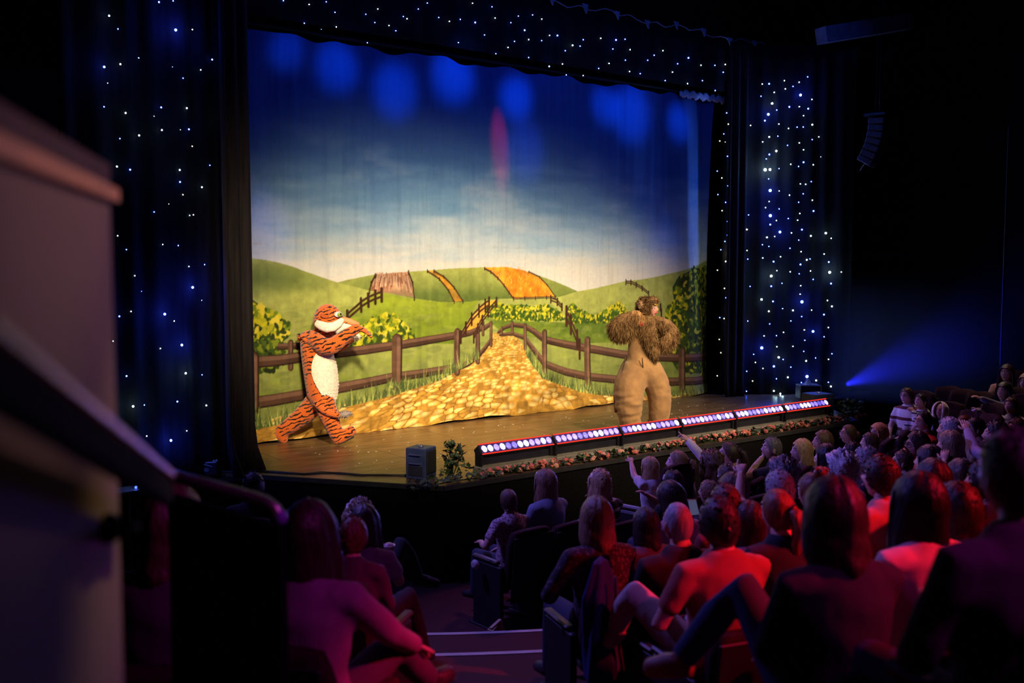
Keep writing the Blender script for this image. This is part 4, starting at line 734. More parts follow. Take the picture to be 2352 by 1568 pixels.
fyaw = math.atan2(-(RT*.93-FW0*.36)[0], (RT*.93-FW0*.36)[1]); hg, HR = headgeo(fyaw, math.radians(6), 0, 1.06); hc = ll(1492, 709)
for v in hg.v: v += hc
off = body.n; body.add(hg.V(), hg.f, 0); body.m[-len(hg.f):] = [1+x for x in hg.m]
tube(body, [ll(1482, 742), ll(1489, 722)], [.07, .06], 12, 1)
ln = part('person', body, [tan, skin0, mat('eye_white', (.75, .73, .7), .3), mat('dark_iris', (.02, .013, .01), .3), mat('red_lips', (.5, .03, .03), .45)], None, True, loc=tuple(LO)); tag(ln, 'person in a tan and brown furry lion costume with painted face', 'person')
def furpart(name, build, n, length, wdt, down=.6, vox=.02, parent=ln, mats=fur):
    g = G(); build(g); V, F = remesh(g, vox, 3); V = V+RNG.normal(0, .004, V.shape); g2 = G(); g2.add(V, F); t = tufts(V, F, n, length, wdt, down); g2.add(t.V(), t.f); return part(name, g2, mats, parent, True)
def b1(g): limb(g, [ll(1452, 742, -.10), ll(1432, 752, -.18), ll(1422, 758, -.22), ll(1430, 745, -.26), ll(1450, 730, -.24), ll(1462, 726, -.20)], [.11, .14, .155, .14, .10, .07], 14)
furpart('sleeve', b1, 4200, .07, .0045, .75)
def b2(g): limb(g, [ll(1500, 740, .08), ll(1524, 750, .12), ll(1541, 766, .10), ll(1536, 784, .0), ll(1522, 796, -.06)], [.10, .125, .125, .105, .08], 14)
furpart('sleeve', b2, 3200, .06, .0045, .75)
def b3(g):
    tube(g, [ll(1482, 735, -.06), ll(1486, 760, -.14), ll(1494, 785, -.16), ll(1503, 812, -.15), ll(1508, 828, -.14)], [(.14, .09), (.125, .06), (.10, .05), (.065, .04), (.02, .02)], 12, xref=RT); ell(g, ll(1482, 742), (.16, .15, .08), nu=14, nv=8)
furpart('fur_jacket', b3, 3800, .055, .0042, .8)
def b4(g):
    fd = unit(RT*.93-FW0*.36); c = hc-fd*.055+np.array([0, 0, .03]); ell(g, c, (.125, .125, .135), nu=16, nv=12); ell(g, hc-fd*.05+np.array([0, 0, -.09]), (.11, .11, .07), nu=14, nv=8); ell(g, hc+fd*.02+np.array([0, 0, .115]), (.10, .10, .045), nu=14, nv=8)
hood = furpart('fur_hood', b4, 3200, .045, .004, .35)
g = G(); e0 = ll(1471, 699, -.13); ell(g, e0, (.035, .02, .045), R=np.array([RT, FW0, [0, 0, 1]]).T, nu=12, nv=8); v0 = g.V(); f0 = list(g.f); tf = tufts(v0, f0, 120, .03, .006, .2); g.add(tf.V(), tf.f); part('ear', g, mat('light_brown_fur', (.26, .15, .07), .9, var=.4), hood, True)
gold = mat('golden_fur', (.42, .22, .07), .85, var=.4)
def b5(g): limb(g, [ll(1452, 722, -.26), ll(1462, 724, -.27), ll(1472, 733, -.26)], [.055, .075, .05], 12)
pw = furpart('paw', b5, 900, .06, .0045, .9, .015, mats=gold); g = G()
for i in range(4): tube(g, [ll(1466+i*3.2, 741+i*.6, -.31), ll(1468+i*3.2, 746+i*.5, -.31)], [.008, .005], 6)
part('claw', g, mat('red_claw', (.35, .02, .02), .4), pw, True)
g = G(); fd = unit(RT*.93-FW0*.36)
for s in (-1, 1): tube(g, [hc+HR@np.array([s*.012, .105, .042]), hc+HR@np.array([s*.034, .10, .052]), hc+HR@np.array([s*.056, .085, .046])], [.006, .009, .004], 6)
part('painted_brow', g, mat('yellow_brow_paint', (.75, .50, .03), .5), ln, True)
for k, (bx_, by_, dd) in enumerate([(1449, 985, -.06), (1508, 982, .06)]):
    furpart('fur_cuff', lambda g: tube(g, [ll(bx_, by_-10, dd), ll(bx_, by_+4, dd), ll(bx_+3, by_+12, dd-.05)], [(.135, .13), (.15, .15), (.12, .16)], 14, xref=RT), 1300, .05, .0045)
g = G(); limb(g, [ll(1447, 815, .17), ll(1425, 850, .26), ll(1412, 900, .28), ll(1416, 945, .26)], [.035, .032, .03, .03]); 
o = part('tail', g, tan, ln, True)
g = G()
for a, b in [((1429, 850), (1436, 830)), ((1475, 822), (1477, 845))]:
    tube(g, [ll(*a, -.23), ll((a[0]+b[0])/2, (a[1]+b[1])/2, -.225), ll(*b, -.19)], [.006, .008, .005], 6)
part('pocket_slit', g, mat('dark_slit_lining', (.05, .03, .015), .9), ln, True)

# ================================================================== the audience
TGT = np.array([6.1, 11.2, 2.0])
SKINS = [mat('fair_skin', (.52, .30, .23), .5, var=.08), mat('rosy_skin', (.50, .26, .20), .5, var=.08), mat('brown_skin', (.22, .11, .07), .5, var=.08)]
EYEW, EYED, LIP = MATS['eye_white'], MATS['dark_iris'], mat('lip_skin', (.36, .12, .11), .5)
def hairmat(n, c, v=.45): return mat(n, c, .42, var=v, scale=26, stretch=(3, 3, .35), bump=.4)
HAIR = dict(dk=hairmat('dark_brown_hair', (.035, .02, .013)), br=hairmat('brown_hair', (.10, .055, .03)), bk=hairmat('black_hair', (.012, .01, .01)), bl=hairmat('blonde_hair', (.42, .28, .13)), db=hairmat('dark_blonde_hair', (.24, .15, .075)), rd=hairmat('auburn_hair', (.16, .055, .025)), gy=hairmat('grey_hair', (.32, .31, .32), .3), wh=hairmat('white_hair', (.55, .54, .56), .25), gd=hairmat('dark_grey_hair', (.12, .11, .11)))
CL = {}
def cloth_m(name, col, **k): return mat(name, col, .9, var=k.pop('var', .18), scale=7, bump=.15, **k)
A_, B_, FA, FB = .285, .255, .41, .42
BASE = dict(hipL=(-.09, .02, .05), hipR=(.09, .02, .05), kneeL=(-.12, .42, .09), kneeR=(.12, .42, .09), ankL=(-.13, .44, -.33), ankR=(.13, .44, -.33), toeL=(-.15, .60, -.385), toeR=(.15, .60, -.385),
            shL=(-.178, -.01, .512), shR=(.178, -.01, .512), haL=(-.07, .30, .14), haR=(.08, .30, .14), head=(0, .035, .712))
BASE = {k: np.array(v, float) for k, v in BASE.items()}
def ik(s, h, a, b, hint):
    d = h-s; L = np.linalg.norm(d); mx_ = (a+b)*.985
    if L > mx_: h = s+d/L*mx_; d = h-s; L = mx_
    x = (a*a-b*b+L*L)/(2*L); r = math.sqrt(max(a*a-x*x, 0)); u = d/L; n = hint-u*np.dot(hint, u); return s+u*x+unit(n)*r, h
PCACHE = {}
def figure(key, ov, sleeve, hyaw, hpitch, hands, wide, neckskin=True):
    ck = (key, sleeve, hyaw, hpitch, wide)
    if ck in PCACHE: return PCACHE[ck]
    J = dict(BASE); J.update(ov); w_ = wide; el = {}
    for s in 'LR':
        sg = -1 if s == 'L' else 1; J['sh'+s] = J['sh'+s]*np.array([w_, 1, 1])
        el[s], J['ha'+s] = ik(J['sh'+s], J['ha'+s], A_, B_, np.array([sg*.7, -.35, -.6]))
    T = [((0, .0, -.015), (.15, .11)), ((0, .0, .05), (.168, .125)), ((0, -.005, .13), (.16, .118)), ((0, -.015, .24), (.146, .106)), ((0, -.01, .36), (.168, .115)), ((0, -.012, .45), (.178, .108)), ((0, -.014, .520), (.155, .086)), ((0, -.012, .562), (.098, .070))]
    hd = J['head']; nb = np.array([0, -.005, .56])
    def torso(g, d, top=8): tube(g, [t[0] for t in T[:top]], [(t[1][0]*w_+d, t[1][1]*(.5+.5*w_)+d) for t in T[:top]], 16, xref=(1, 0, 0))
    def arm(g, s, d, a0=0, a1=2):
        P = [J['sh'+s]*np.array([.80, 1, .985]), J['sh'+s], J['sh'+s]*.5+el[s]*.5, el[s], el[s]*.5+J['ha'+s]*.5, J['ha'+s]]; R = [.062, .056, .047, .041, .037, .027]; n = {.45: 3, 1: 4, 2: 6}[a1]
        if a1 == .45: P[2] = J['sh'+s]*.35+el[s]*.65
        tube(g, P[:n], [r+d for r in R[:n]], 10)
    def leg(g, s, d):
        h, k, a = J['hip'+s], J['knee'+s], J['ank'+s]; tube(g, [h, h*.55+k*.45, k, k*.6+a*.4, a], [.092+d, .078+d, .060+d, .054+d, .038+d*1.6], 12)
    g = G(); torso(g, -.008); tube(g, [nb, nb*.5+hd*.5+np.array([0, -.012, -.02]), hd-np.array([0, .015, .06])], [(.07, .066), (.056, .058), (.055, .06)], 12)
    for s in 'LR': arm(g, s, 0); leg(g, s, -.006)
    V, F = remesh(g, .019, 3); body = G(); body.add(V, F)
    for s in 'LR':
        h = J['ha'+s]; d = unit(h-el[s]); md = hands.get(s, 'relax'); sg = -1 if s == 'L' else 1
        nrm = np.array([0, .15, 1.]) if abs(d[2]) < .8 else np.array([sg*.8, -.5, 0])
        if md == 'grip': nrm = np.array([sg*1., .2, .1])
        hand(body, h, d, nrm, .86, {'relax': .45, 'open': .12, 'point': .3, 'grip': 1.0, 'fist': 1.3}[md], md == 'point', thumb=-sg)
    hg, HR = headgeo(hyaw, hpitch); off = body.n
    for v in hg.v: v += hd
    body.add(hg.V(), hg.f, 0); body.m[-len(hg.f):] = hg.m
    me_b = mk(body, 'person', [SKINS[0], EYEW, EYED, LIP])
    g = G(); torso(g, .016, 8)
    if sleeve: 
        for s in 'LR': arm(g, s, .012, 0, {1: .45, 2: 2}[sleeve])
    if sleeve == 2:
        for s in 'LR': pass
    V, F = remesh(g, .017, 3); V = V+np.stack([np.sin(V[:, 2]*37+V[:, 0]*21)]*3, 1)*.0022; g = G(); g.add(V, F); me_s = mk(g, 'shirt', [SKINS[0]])
    g = G(); tube(g, [t[0] for t in T[:3]], [(t[1][0]*w_+.012, t[1][1]+.012) for t in T[:3]], 14, xref=(1, 0, 0))
    for s in 'LR': leg(g, s, .010)
    V, F = remesh(g, .021, 3); g = G(); g.add(V, F); me_t = mk(g, 'trousers', [SKINS[0]])
    shoes = []
    for s in 'LR':
        a, t_ = J['ank'+s], J['toe'+s]; d = unit(t_-a); hl = a-np.array([0, .03, .035]); g = G(); tube(g, [a+np.array([0, 0, .01]), a-np.array([0, .0, .03]), a*.5+t_*.5+np.array([0, 0, -.012]), t_], [.046, .052, .046, .036], 10); shoes.append(mk(g, 'shoe', [SKINS[0]]))
    PCACHE[ck] = (me_b, me_s, me_t, shoes, hd, HR); return PCACHE[ck]
# ---- hair, built in the head's own frame
HC = {}
def hair(style):
    if style in HC: return HC[style]
    rng = np.random.default_rng(sum(map(ord, style))); g = G(); nu, nv = 36, 12; nz = np.convolve(rng.normal(0, 1, nu*3), np.ones(2)/2, 'same')[nu:2*nu]
    long = style.startswith(('long', 'wavy')); bob = style.startswith('bob'); curly = 'curly' in style; balding = style in ('bald', 'tonsure')
    thick = {'short': .018, 'crop': .008, 'pony': .012, 'bun': .012, 'topknot': .012, 'plaits': .013, 'curly': .038, 'bob': .026, 'long': .025, 'wavy': .026, 'longcurly': .034, 'tonsure': .007, 'bald': .003, 'kid': .014, 'curlylong': .034}[style]
    drop = .145 if bob else .36 if long else 0
    Vo, Vi = [], []
    rows = nv+(10 if drop else 0)
    for i in range(nu):
        ph = 2*math.pi*i/nu; f = math.cos(ph); ab = abs((ph+math.pi) % (2*math.pi)-math.pi)
        zl = np.interp(ab, [0, .55, 1.05, 1.35, 1.75, 2.3, 3.15], [.070, .062, .020, -.035, -.050, -.085, -.095]);
        if drop: zl = np.interp(ab, [0, .55, 1.05, 1.35, 1.75, 2.3, 3.15], [.070, .062, .020, .0, -.01, -.015, -.015])
        if style in ('pony', 'bun', 'topknot', 'plaits'): zl = np.interp(ab, [0, .55, 1.05, 1.35, 1.75, 2.3, 3.15], [.078, .07, .035, -.01, -.045, -.085, -.095])
        if balding: zl = np.interp(ab, [0, 1.2, 1.5, 1.8, 2.4, 3.15], [.10, .09, .0, -.05, -.08, -.09])
        thend = math.acos(max(-1, min(1, zl/.118)))
        for j in range(rows+1):
            if j <= nv:
                th = thend*j/nv if style != 'tonsure' else thend*(.42+.58*j/nv); d = np.array([math.sin(th)*math.sin(ph), math.sin(th)*f, math.cos(th)]); base = d*np.array([.075, .096, .118])
                if f < 0: base[1] *= 1.04
                e = thick*(1+.16*nz[i]+(.45*math.sin(j*2.3+i*1.9)+.3*rng.normal() if curly else .05*rng.normal())); po = base+d*e; pi2 = base*.985
            else:
                t = (j-nv)/(rows-nv); q = max(0, min(1, (ab-1.0)/.35)); z0 = lastz; 
                wv_ = (.012 if 'wavy' in style or curly else .004)*math.sin(t*11+i*.9)
                rr = 1.0+(.10 if bob else .22)*math.sin(t*2.2)*(1 if ab < 2.4 else .7); px_, py_ = last[0]*rr, last[1]*(1-.25*t) if f > 0 else last[1]*(1+.10*t)-.030*t*max(0, -f)
                if bob: k = 1-.25*max(0, t-.75)*2; px_, py_ = px_*k, py_*k
                zz = z0-q*drop*t*(1+.06*nz[i]); po = np.array([px_*(1+.05*nz[i]*t), py_+wv_, zz]); pi2 = po*np.array([.84, .84, 1])
            if j == nv: last, lastz = po.copy(), po[2]
            Vo.append(po); Vi.append(pi2)
    R_ = rows+1; n = nu*R_; F = [(i*R_+j, i*R_+j+1, ((i+1) % nu)*R_+j+1, ((i+1) % nu)*R_+j) for i in range(nu) for j in range(rows)]
    F += [tuple(n+q for q in f[::-1]) for f in F]+[(i*R_+rows, n+i*R_+rows, n+((i+1) % nu)*R_+rows, ((i+1) % nu)*R_+rows) for i in range(nu)]
    g.add(Vo+Vi, F)
    def tail(P, R, sg_=8):
        for k in range(3): tube(g, [np.array(p)+rng.normal(0, R[min(1, len(R)-1)]*.25, 3)*min(1, i) for i, p in enumerate(P)], [r*(.9 if k else 1) for r in R], sg_)
    if style == 'pony': tail([(0, -.095, .05), (0, -.145, .035), (.0, -.165, -.05), (.005, -.15, -.16), (.01, -.135, -.27)], [.02, .034, .04, .032, .012]); ell(g, (0, -.112, .048), (.022, .018, .026), nu=10, nv=6)
    if style == 'bun': ell(g, (0, -.12, .01), (.05, .042, .05)); 
    if style == 'topknot':
        ell(g, (0, -.05, .145), (.045, .045, .036))
        for k in range(9): tube(g, [(0, -.05, .15), (.03*math.cos(k), -.05+.03*math.sin(k), .175), (.055*math.cos(k), -.05+.055*math.sin(k), .165)], [.008, .007, .003], 5)
    if style == 'plaits':
        for s in (-1, 1):
            for k in range(9): ell(g, (s*(.055+.004*(k % 2)), -.07-.003*k, -.075-.028*k), (.017-.0008*k, .016, .02), nu=8, nv=6)
    if style == 'pony' or style == 'plaits':
        pass
    if style in ('kid', 'short', 'longcurly', 'curly', 'crop', 'wavy'):
        V0 = np.array(Vo); m_ = V0[:, 2] > -.09; F0 = F[:nu*rows]; t = tufts(V0, F0, {'kid': 130, 'short': 150, 'curly': 320, 'crop': 160, 'longcurly': 380, 'wavy': 200}[style], {'crop': .012, 'short': .022, 'kid': .026}.get(style, .035), .006, .4, rng=rng); g.add(t.V(), t.f)
    HC[style] = mk(g, 'hair', [SKINS[0]]); return HC[style]
def setmat(o, m, i=0): o.material_slots[i].link = 'OBJECT'; o.material_slots[i].material = m
PEOPLE = []
def person(px, py, d, s, style, hc, shirt, label, sleeve=1, skin=0, legs=None, dyaw=0, hyaw=0, hp=6, lean=None, arms=None, hands=None, wide=1.0, joints=None, glasses=False, seat=True, tgt=TGT, shoe=None, group=None, extra=None):
    head = ond(px, py, d); to = tgt-head; yaw = math.atan2(-to[0], to[1])+math.radians(dyaw); Rw = Rz(yaw); hd0 = BASE['head'].copy(); ov = {}
    root = head-Rw@(hd0*s); inv = lambda p: (Rw.T@(np.asarray(p)-root))/s
    key = 'lap'
    if arms:
        for k, v in arms.items(): ov['ha'+k] = inv(ond(*v))
        key = 'u%d' % len(PEOPLE)
    if joints:
        for k, v in joints.items(): ov[k] = inv(ond(*v))
        key = 'u%d' % len(PEOPLE)
    me_b, me_s, me_t, shoes, hd, HR = figure(key, ov, sleeve, math.radians(hyaw), math.radians(hp), hands or {}, wide)
    o = tag(ob('person', me_b, None, tuple(root), yaw, s), label, 'person', group); setmat(o, SKINS[skin])
    c = ob('shirt', me_s, o); setmat(c, shirt)
    c = ob('trousers', me_t, o); setmat(c, legs or CLOTH['navy'])
    for m in shoes: c = ob('shoe', m, o); setmat(c, shoe or CLOTH['shoe'])
    if style: c = ob('hair', hair(style), o, tuple(hd)); c.rotation_euler = Matrix(HR.tolist()).to_euler(); setmat(c, HAIR[hc])
    if glasses:
        g = G()
        for sg in (-1, 1):
            P = [HR@np.array([sg*.032+.021*math.cos(a), .104-.008*abs(math.cos(a)*1), .012+.017*math.sin(a)])+hd for a in np.linspace(0, 6.2832, 13)]; tube(g, P, [.0028]*13, 5, cap=False); tube(g, [HR@np.array([sg*.053, .097, .016])+hd, HR@np.array([sg*.076, .045, .015])+hd, HR@np.array([sg*.082, -.01, .005])+hd], [.0026]*3, 5)
        tube(g, [HR@np.array([-.011, .106, .016])+hd, HR@np.array([.011, .106, .016])+hd], [.0026]*2, 5); part('glasses', g, CLOTH['frame'], o, True)
    if extra: extra(o, hd, HR)
    PEOPLE.append((o, root, yaw, s, seat, label)); return o
CLOTH = dict(navy=cloth_m('navy_denim', (.022, .03, .06)), black=cloth_m('black_jersey', (.012, .011, .013)), shoe=mat('dark_shoe_leather', (.03, .025, .025), .5), frame=mat('dark_glasses_frame', (.03, .02, .03), .25, spec=.6),
  floral=cloth_m('leopard_print_cotton', (.42, .30, .32), pattern=('floral', (.05, .03, .05), 46)), denim=cloth_m('washed_denim', (.17, .19, .26)), stripe=cloth_m('black_white_pinstripe', (.014, .013, .016), pattern=('band', (.45, .43, .45), 3.6)), white=cloth_m('white_cotton', (.55, .50, .50)), lilac=cloth_m('lilac_cotton', (.36, .28, .40)), orange=cloth_m('orange_floral_cotton', (.42, .13, .05), pattern=('floral', (.12, .03, .02), 30)), darkf=cloth_m('dark_floral_knit', (.030, .020, .028), pattern=('floral', (.11, .07, .09), 40)),
  redfl=cloth_m('red_white_floral', (.60, .48, .46), pattern=('blot', (.50, .03, .04), 14)), red=cloth_m('red_knit', (.42, .02, .025)), sequin=mat('red_sequin_fabric', (.45, .015, .02), .35, var=.4, scale=70, bump=.6), polo=cloth_m('dull_red_polo', (.34, .09, .075)), salmon=cloth_m('salmon_shirt', (.62, .26, .22)), pinkw=cloth_m('pale_pink_blouse', (.66, .46, .45)), pink=cloth_m('pink_cotton', (.48, .18, .28)), purple=cloth_m('purple_fleece', (.24, .10, .22)), maroon=cloth_m('maroon_jersey', (.16, .02, .03)), hood=mat('cream_fleece', (.60, .52, .44), .95, var=.15, bump=.4, scale=40, sheen=.4), boyst=cloth_m('striped_football_tee', (.58, .55, .52), pattern=('band', (.10, .015, .02), 2.0)), breton=cloth_m('breton_stripe_tee', (.55, .50, .48), pattern=('band', (.03, .03, .05), 4.2)), peach=cloth_m('peach_tee', (.42, .22, .17)), greyst=cloth_m('grey_striped_tee', (.30, .29, .30), pattern=('band', (.12, .12, .14), 4)), grey=cloth_m('grey_wool', (.10, .10, .11)), scarf=cloth_m('grey_patterned_scarf', (.10, .09, .12), pattern=('floral', (.24, .22, .28), 18)), dden=cloth_m('dark_denim_jacket', (.012, .016, .026)), shorts=cloth_m('stone_chinos', (.42, .34, .33)), dpurp=cloth_m('dark_plum_wool', (.075, .03, .07)), blueblk=cloth_m('blue_black_cotton', (.02, .022, .05)), bluej=cloth_m('blue_jeans', (.05, .09, .22)))
def band(col, name='hair_band'):
    def f(o, hd, HR):
        g = G(); tube(g, [HR@np.array([.093*math.cos(a), .0, .128*math.sin(a)+.008])+hd for a in np.linspace(-.1, 3.24, 17)], [.006]*17, 6); part(name, g, col, o, True)
    return f
def bobble(col):
    def f(o, hd, HR): g = G(); tube(g, [HR@np.array([.024*math.cos(a), -.112, .048+.026*math.sin(a)])+hd for a in np.linspace(0, 6.283, 13)], [.007]*13, 6, cap=False); part('hair_tie', g, col, o, True)
    return f
def hoodx(o, hd, HR):
    g = G(); V = []
    for j in range(11):
        for i in range(25):
            ph = (i/24-.5)*2*2.55+math.pi; th = math.pi*(j/10)*.86+.02; d = np.array([math.sin(th)*math.sin(ph), math.sin(th)*math.cos(ph), math.cos(th)]); V.append(HR@(d*np.array([.125, .135, .155]))+hd)
    g.add(V, [(j*25+i, j*25+i+1, (j+1)*25+i+1, (j+1)*25+i) for j in range(10) for i in range(24)]); h = part('fleece_hood', g, CLOTH['hood'], o, True); md = h.modifiers.new('t', 'SOLIDIFY'); md.thickness = .02
K = CLOTH
# ---- front row
person(1167, 1151, 9.0, .86, 'plaits', 'br', K['floral'], 'girl with two dark plaits in a leopard print blouse on the front aisle seat', dyaw=12, arms={'L': (1105, 1245, 9.0)})
person(1252, 1110, 9.35, 1.0, 'long', 'db', K['denim'], 'woman in a washed denim jacket with sunglasses pushed up on her hair', 2, dyaw=10, hyaw=14, extra=band(K['frame'], 'sunglasses'))
person(1378, 1110, 9.3, 1.0, 'wavy', 'bl', K['stripe'], 'woman with wavy shoulder length blonde hair in a black pinstripe top', 2)
person(1492, 1074, 9.7, .80, 'long', 'bl', K['white'], 'small girl with long blonde hair in white pointing at the stage', arms={'L': (1446, 1054, 10.0), 'R': (1525, 1150, 9.5)}, hands={'L': 'point'}, hyaw=8)
person(1556, 1064, 9.75, 1.0, 'pony', 'db', K['lilac'], 'woman with a long blonde ponytail reaching a bare arm to the small girl', 0, hyaw=26, extra=bobble(K['black']), arms={'L': (1488, 1138, 9.3)})
person(1634, 1068, 9.9, 1.0, 'longcurly', 'br', K['orange'], 'woman with long curly brown hair in an orange floral top', 2)
person(1674, 1043, 10.3, 1.0, 'pony', 'dk', K['white'], 'woman in glasses and white blouse pointing far out over the stage edge', 2, hyaw=22, glasses=True, arms={'L': (1578, 1010, 10.25)}, hands={'L': 'point'}, extra=bobble(K['black']))
person(1773, 1030, 10.4, 1.0, 'crop', 'gd', K['black'], 'man with cropped grey hair and black tee, fist held at his mouth', 1, hyaw=26, arms={'L': (1752, 1048, 10.42)}, hands={'L': 'fist'}, wide=1.1)
person(1840, 1037, 10.7, 1.0, 'bob', 'bl', K['black'], 'woman with a straight blonde bob and black top in profile', 2, hyaw=20)
person(1888, 1016, 11.2, 1.0, 'bob', 'br', K['white'], 'brown haired woman raising one finger beside her face in the front row', 1, hyaw=18, hp=12, arms={'L': (1866, 1032, 11.2)}, hands={'L': 'point'})
person(1948, 997, 11.6, .9, 'bun', 'br', K['redfl'], 'girl in glasses with a hair bun and red and white blossom top', 1, hyaw=14, glasses=True, hp=10)
person(2018, 997, 11.9, 1.0, 'long', 'bl', K['red'], 'blonde woman in a red knit at the far end of the front row', 2, hyaw=14)
person(2122, 968, 12.2, 1.02, 'pony', 'bk', K['sequin'], 'woman in a red sequin top with glasses and a black ponytail', 1, hyaw=10, glasses=True)
# ---- side block
ST = np.array([6.5, 10.2, 2.2])
person(2083, 910, 13.6, .95, 'kid', 'br', K['boyst'], 'boy in glasses wearing a white football tee with red and black bands', 1, glasses=True, tgt=ST, dyaw=18)
person(2115, 922, 13.4, .9, 'crop', 'dk', K['breton'], 'child with short braided hair in a navy and white breton tee', 2, skin=1, tgt=ST, dyaw=16, arms={'L': (2098, 946, 13.3)}, hands={'L': 'fist'})
person(2160, 944, 13.0, .85, None, 'br', K['hood'], 'child in a cream fleece with the hood pulled up', 2, tgt=ST, dyaw=40, extra=hoodx)
person(2312, 858, 14.2, 1.0, 'long', 'dk', K['peach'], 'woman with long dark hair in a peach tee standing highest at the side', 1, skin=1, tgt=ST, dyaw=25)
person(2306, 901, 13.0, 1.0, 'long', 'bk', K['denim'], 'laughing woman in a denim jacket stretching her arm out to the stage', 2, tgt=ST, dyaw=25, arms={'L': (2232, 909, 12.8)}, hands={'L': 'relax'})
person(2322, 932, 12.4, .85, 'kid', 'br', K['greyst'], 'boy with a brown fringe in a grey striped tee at the side', 1, tgt=ST, dyaw=25)
person(2358, 880, 13.4, 1.0, 'bob', 'db', K['hood'], 'person in a beige jumper with hands at the mouth, cut by the picture edge', 2, tgt=ST, dyaw=20)
person(2215, 975, 11.2, .9, 'crop', 'rd', K['grey'], 'child with cropped reddish hair half hidden behind pointing hands', 1, tgt=ST, dyaw=10)
person(2240, 985, 10.3, 1.0, 'crop', 'dk', K['grey'], 'man with short dark hair and receding forehead in profile, grey top', 2, hyaw=14)
person(2335, 985, 11.0, .95, 'short', 'br', K['pink'], 'brown haired child behind the large blurred head at the right', 1, hyaw=10)
# ---- second to fifth rows
person(1898, 1052, 9.4, 1.0, 'long', 'bk', K['black'], 'woman with sleek black hair behind the blonde bob', 1)
person(1958, 1041, 9.6, .85, 'short', 'dk', K['grey'], 'child with short dark hair between black hair and grey haired heads', 1, hyaw=10)
person(1998, 1017, 10.3, .85, 'kid', 'br', K['redfl'], 'child with dark brown hair just below the blonde woman in red', 1)
person(2105, 1024, 9.4, 1.0, 'bob', 'dk', K['sequin'], 'woman with glasses and a wide hair band, hand raised to her cheek', 2, hyaw=26, glasses=True, extra=band(K['black']), arms={'L': (2070, 1045, 9.45)})
person(2073, 1062, 8.5, .85, 'crop', 'br', K['grey'], 'child with very short hair and pale cheek facing the stage', 1, hyaw=18)
person(2182, 1024, 8.9, 1.0, 'bob', 'db', K['pink'], 'woman with a dark blonde bob behind the pointing arms', 2)
person(2180, 988, 9.9, 1.0, 'short', 'wh', K['lilac'], 'white haired head behind the dark blonde bob', 2)
person(2288, 1000, 8.7, 1.0, 'short', 'dk', K['lilac'], 'young man in a lilac shirt pointing with a stretched right arm', 2, hyaw=12, arms={'L': (2222, 988, 9.0)}, hands={'L': 'open'})
person(2135, 1063, 7.5, 1.0, 'long', 'dk', K['lilac'], 'woman with long loose dark hair in the middle rows', 1, hyaw=8)
person(2206, 1094, 7.0, .9, 'bob', 'br', K['maroon'], 'girl with a brown bob holding up a bare arm over the crowd', 0, arms={'L': (2165, 1030, 7.35)}, hands={'L': 'relax'}, hyaw=4)
person(1933, 1082, 7.7, 1.0, 'curly', 'wh', K['pink'], 'white curly haired person in glasses and pink top', 2, hyaw=16, glasses=True)
person(1988, 1060, 8.2, 1.0, 'short', 'gy', K['blueblk'], 'elderly man with grey hair and glasses in profile', 2, hyaw=26, glasses=True)
person(1545, 1110, 8.4, .92, 'kid', 'dk', K['black'], 'dark haired child in front of the woman in pink', 1)
person(1543, 1147, 7.3, 1.0, 'bob', 'dk', K['pink'], 'dark haired woman in a pink top looking down at a phone', 2, hyaw=18, hp=-14)
person(1628, 1132, 8.0, .82, 'kid', 'db', K['grey'], 'small fair haired child between two dark haired women', 1, hyaw=16)
person(1671, 1096, 8.4, .9, 'short', 'br', K['black'], 'brown haired head just above the woman with long chestnut hair', 1)
person(1684, 1128, 7.2, 1.0, 'long', 'br', K['pink'], 'woman with long chestnut hair and pink floral top', 1)
person(1800, 1094, 8.1, 1.0, 'curly', 'gd', K['black'], 'person with dark curly hair behind the grey purple head', 1)
person(1790, 1124, 6.7, 1.0, 'short', 'gy', K['lilac'], 'person with fluffy purple grey hair, bare forearm pointing ahead', 1, arms={'L': (1702, 1086, 7.0)}, hands={'L': 'point'})
person(1666, 1158, 6.0, .95, 'short', 'br', K['maroon'], 'brown haired head directly behind the man in the red polo', 1)
person(1484, 1207, 6.7, .88, 'bob', 'dk', K['grey'], 'child with a dark bob and yellowish collar next to the bald man', 1, hyaw=10)
person(1866, 1132, 6.2, 1.0, 'topknot', 'rd', K['salmon'], 'auburn haired woman with a messy topknot in a salmon shirt', 1)
person(2022, 1098, 6.0, 1.06, 'short', 'dk', K['salmon'], 'large dark haired man in glasses and a salmon shirt with lilac collar', 1, hyaw=14, glasses=True, wide=1.15)
person(2143, 1105, 6.0, .98, 'bob', 'bk', K['black'], 'person with a smooth round black bob', 2)
person(2262, 1110, 5.6, .98, 'short', 'bk', K['black'], 'man with short black hair and a pale cheek in front of the blurred head', 1, hyaw=14)
person(1371, 1192, 6.1, 1.02, 'bob', 'db', K['darkf'], 'woman with collar length light hair in a dark floral cardigan', 2, arms={'L': (1290, 1330, 6.25)})
person(1556, 1203, 5.75, 1.05, 'bald', 'gy', K['black'], 'bald man in a dark coat, red light on his crown', 2, wide=1.15)
person(1720, 1200, 5.9, .95, 'long', 'dk', K['scarf'], 'woman in a grey patterned scarf behind the red polo man', 2)
person(1786, 1176, 5.5, 1.0, 'pony', 'rd', K['dden'], 'woman with an auburn ponytail in a dark denim jacket', 2, hyaw=6, extra=bobble(K['black']))
